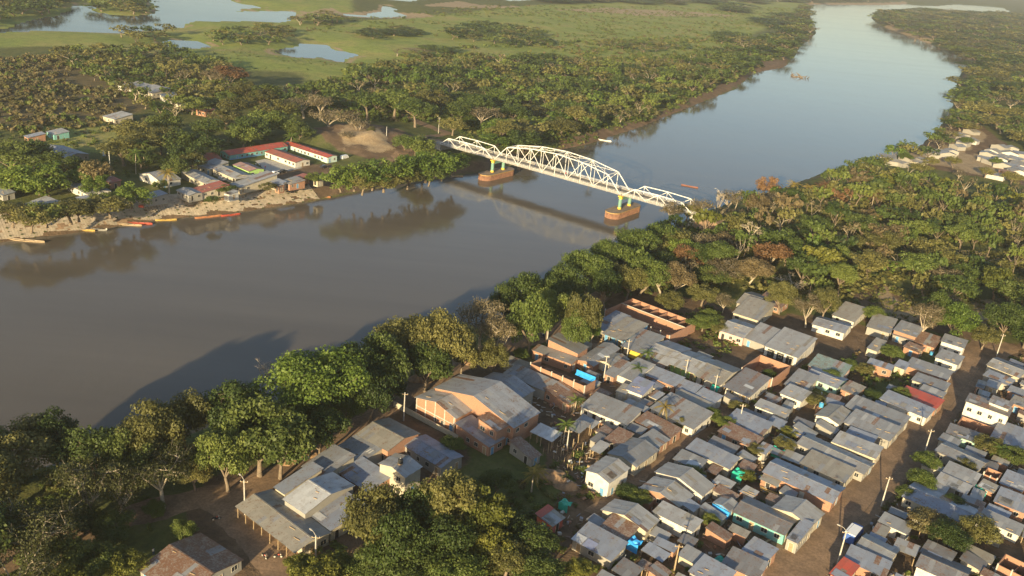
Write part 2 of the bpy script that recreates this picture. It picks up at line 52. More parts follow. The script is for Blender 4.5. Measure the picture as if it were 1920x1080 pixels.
BUSHZONES = [([(-395.0,598.6),(-353.6,673.9),(-274.2,603.7),(-205.5,503.8),(-207.0,444.8),(-241.9,422.8),(-271.9,403.4)],5,4.2,(1.2,2.6),'scrub'),([(-275.3,409.1),(-207.6,446.4),(-168.5,485.8),(-124.6,477.6),(-143.5,419.7),(-158.6,373.3),(-187.1,337.5),(-214.7,313.0)],6,6,(0.8,1.6),'green'),([(8.9,174.4),(19.1,183.0),(23.4,166.3),(16.0,155.6),(7.0,150.6),(2.1,160.9)],5,2.2,(0.5,1.2),'green'),([(48.3,268.7),(71.2,287.9),(78.1,267.1),(66.2,241.3),(51.6,253.0)],5,2.4,(0.5,1.2),'green'),([(89.1,242.6),(114.1,259.0),(126.4,246.8),(114.8,224.8),(96.2,233.8)],5,2.6,(0.5,1.3),'green'),([(42.4,205.1),(69.6,213.1),(79.5,206.5),(84.4,194.5),(60.9,185.6),(49.0,193.1),(43.1,199.8)],5,3.2,(0.4,1.0),'green'),([(23.1,160.4),(31.2,173.8),(43.0,188.4),(57.0,207.9),(58.0,205.3),(45.5,187.6),(33.3,170.0),(25.2,157.0)],5,1.8,(0.3,0.8),'green'),([(107.8,206.3),(113.5,199.6),(99.0,176.5),(86.9,170.5)],5,2.4,(0.5,1.2),'green'),([(-35.6,136.1),(-23.7,149.4),(-3.0,168.1),(9.2,158.2),(17.7,139.1),(0.3,120.1),(-26.9,116.6)],5,2.2,(0.6,1.4),'green'),([(-92.6,135.5),(-72.9,148.9),(-59.9,158.6),(-63.3,146.8),(-69.5,129.6),(-81.2,115.6)],5,2.6,(0.5,1.2),'green'),([(-105.3,149.4),(-80.1,167.9),(-59.8,188.3),(-35.5,214.6),(-11.3,242.1),(7.9,262.5),(24.5,289.6),(18.5,273.9),(-7.6,235.6),(-31.4,207.8),(-51.5,177.5),(-74.6,152.6),(-97.6,136.7)],3.5,2.2,(0.5,1.3),'green'),([(41.1,287.7),(86.4,306.9),(112.6,288.5),(127.3,287.3),(172.4,280.0),(198.4,324.5),(152.3,323.8),(91.5,330.7)],5,3.0,(0.6,1.4),'olive'),([(-41.0,529.6),(-23.9,469.1),(0.4,483.8),(37.2,543.3),(77.8,619.0),(140.2,751.7),(141.7,790.1),(38.9,582.7),(-1.9,517.5)],3,3.5,(0.6,1.6),'green'),([(37.5,316.0),(77.6,377.6),(135.0,434.6),(206.6,508.0),(241.6,481.1),(277.9,444.3),(191.1,284.2),(186.1,316.2),(153.5,326.9),(115.8,298.9),(80.2,305.2),(31.6,285.3)],5,4.6,(1.2,2.6),'olive'),([(8.1,236.0),(32.8,248.8),(69.9,228.5),(103.9,219.7),(140.7,257.1),(171.8,271.6),(114.9,149.7),(10.5,135.1),(16.3,171.4)],5,3.6,(0.35,1.1),'green'),([(-176.4,537.9),(-145.9,685.8),(-78.7,881.5),(83.2,959.3),(179.7,1076.3),(291.3,1276.8),(471.9,1674.9),(355.5,1266.6),(198.3,885.4),(78.8,628.9),(17.3,533.1),(-15.9,482.2),(-45.6,543.2),(-118.4,528.0)],3,6.0,(1.8,3.8),'green'),([(-347.8,647.2),(-320.5,699.5),(-235.4,683.1),(-197.7,604.1),(-178.6,534.7),(-183.2,469.3),(-246.9,534.4)],5,6,(1.2,2.8),'green'),([(-243.4,933.7),(-63.7,1040.2),(207.0,1211.5),(483.3,1795.0),(602.7,2261.6),(-94.1,1476.6),(-248.1,1046.0)],2.5,11,(0.7,2.3),'green'),([(-150.5,636.1),(-119.8,725.5),(-71.5,808.2),(-0.5,887.0),(78.2,888.7),(173.2,993.1),(284.6,1244.6),(218.4,1285.1),(-2.6,1038.3),(-105.3,886.0),(-152.6,758.9)],2.5,8,(1.2,3.2),'green'),([(-277.3,753.3),(-234.8,825.3),(-158.7,788.5),(-159.3,708.5),(-232.6,674.4)],2.5,9,(0.3,0.9),'green')]
POLES = [(-49.7,148.0,5,8.5,'lamp','lamp pole at the warehouse street corner'),(-37.7,172.6,5,8,'lamp','lamp pole beside the river road midway along the warehouses'),(-23.6,190.3,5,8,'plain','leaning utility pole at the low wall of the brick hall'),(-5.9,222.6,5,7.5,'plain','utility pole on the river road behind the largest hall'),(12.1,242.7,5,8,'plain','utility pole by the fork where the river road meets the shop lane'),(28.0,221.2,5,8,'cross','tall pole with square white lamp head beside the blue tarp building'),(35.7,235.9,5,7,'plain','slanting pole in the shop lane before the yellow awning'),(51.6,226.7,5,7,'plain','utility pole in the shop lane before the lime green shop'),(58.7,219.3,5,6.5,'plain','utility pole before the red and white goods shop'),(89.3,173.1,5,8,'plain','concrete pole at the right edge of the street beside the white-walled house'),(108.6,197.2,5,8,'plain','concrete pole beside shrubs on the right of the street'),(72.2,150.4,5,8.5,'lamp','lamp pole at the bottom of the wide street'),(159.8,265.8,5,8,'plain','concrete pole at the shaded top of the street'),(16.8,183.5,5,6,'plain','thin pole beside the white long house'),(-32.1,135.0,5,7,'lamp','lamp pole among trees at the bottom edge'),(37.3,142.7,5,7,'timber','tall yellowish timber pole near the bottom edge'),(-171.7,355.2,6,14,'mast','tall pale mast beside the white far bank house'),(-51.5,512.3,6,9,'lamp','dark lamp pole at the far end of the bridge'),(-145.3,350.5,6,7,'plain','utility pole beside the yellow palm'),(-75.9,474.9,6,9,'mast','pale lattice mast on the bare far bank slope'),(93.3,411.5,5,9,'lamp','lamp pole rising from trees at the near end of the bridge'),(62.9,204.8,5,6,'plain','short pole at the corner of shop lane')]
POSTS = [(8.1,187.7,2.2),(9.5,185.8,2.6),(11.1,180.5,2.2),(12.3,181.8,2.9),(13.4,184.2,3.2),(14.4,182.1,2.9),(15.4,180.8,2.6),(16.0,181.7,2.6),(13.7,179.8,1.6),(16.1,178.4,1.6),(18.4,180.6,1.9),(19.7,178.0,1.9),(17.9,174.9,1.9),(18.3,184.7,2.9),(20.5,183.2,3.2),(16.9,176.1,1.3),(7.7,183.9,1.3),(6.0,185.1,1.3),(21.6,180.8,1.3),(23.1,182.2,1.6),(9.7,186.2,1.9),(14.8,178.6,1.4),(17.0,182.6,1.9),(19.3,182.6,1.6)]
BOATS = [(-183.7,296.9,-170.0,297.3,'tan','long tan dugout canoe, leftmost on the far shore'),(-168.1,313.4,-159.4,313.5,'yellow','yellow canoe nosed to the embankment beside a grey one'),(-160.6,315.1,-155.8,315.3,'grey','short grey canoe with motor beside the yellow canoe'),(-155.7,323.2,-146.1,324.2,'tan','cream canoe in front of the red one'),(-153.2,326.1,-143.2,327.2,'red','bright red canoe at the foot of the embankment'),(-144.0,331.8,-136.5,334.9,'yellow','yellow-brown canoe between the red ones'),(-130.8,338.8,-121.9,345.3,'orange','orange canoe drawn up on the stony shore'),(-122.1,344.5,-115.6,349.6,'red','red canoe bow to stern with the orange one'),(-92.1,382.4,-85.8,384.6,'orange','small orange canoe below the upstream stairs'),(-36.5,440.8,-30.6,443.0,'tan','pale dugout under the bushes left of the bridge pier'),(45.7,563.7,54.1,561.1,'white','white boat moored off the sandy bank behind the bridge'),(85.8,468.5,94.5,465.2,'brown','dull red canoe drifting beyond the near end of the bridge')]
CARS = [(-132.0,375.9,6,-38,'silver','silver car under the porch between two pale-roofed houses'),(-120.7,385.6,6,55,'white','white car parked before the lime-green house'),(-113.6,392.1,6,60,'white','white pickup truck on the road beside the court'),(-111.0,397.0,6,60,'dark','dark car behind the white pickup'),(-106.6,451.5,6,150,'silver','silver car parked on the bare slope above the school'),(-95.2,412.1,6,60,'dark','dark car on the road beyond the school court'),(78.3,159.7,5,52,'blue','blue and white truck parked on the wide street'),(-89.8,432.6,6,60,'white','white van at the road corner beside the school end wall')]
BIKES = [(-44.2,170.3,5,60,'motorbike on the river road before the earth bank, rider in white'),(-42.6,169.3,5,55,'motorbike on the river road next to the warehouse wall'),(-54.7,145.5,5,30,'motorbike on the corner of the side street'),(-42.1,135.7,5,-40,'motorbike parked in the middle of the side street'),(-39.6,136.1,5,10,'motorbike parked nearer the warehouse on the side street'),(10.9,247.0,5,55,'white motorbike at the fork of the river road')]
PEOPLE = [(-42.1,169.8,5,'person in a pink top standing on the river road','pink'),(2.6,247.8,5,'person in red walking on the shaded river road','red'),(9.3,248.2,5,'person in dark clothes near the river road fork','dark'),(-122.9,402.4,6,'person in dark clothes playing on the concrete court','dark'),(-120.2,400.4,6,'person in a red shirt on the concrete court','red'),(-119.1,405.9,6,'person in dark clothes at the court end nearest the school','blue'),(-125.4,403.4,6,'person in white at the edge of the concrete court','white'),(-62.4,133.5,5,'person in white beside the old brown-grey roofed house','white')]
BRIDGE = ((-15.94,446.02),(46.52,400.87),10.0)
COURT = [(-128.7,412.6),(-125.5,418.2),(-104.5,408.5),(-113.0,395.2),(-118.3,396.2)]
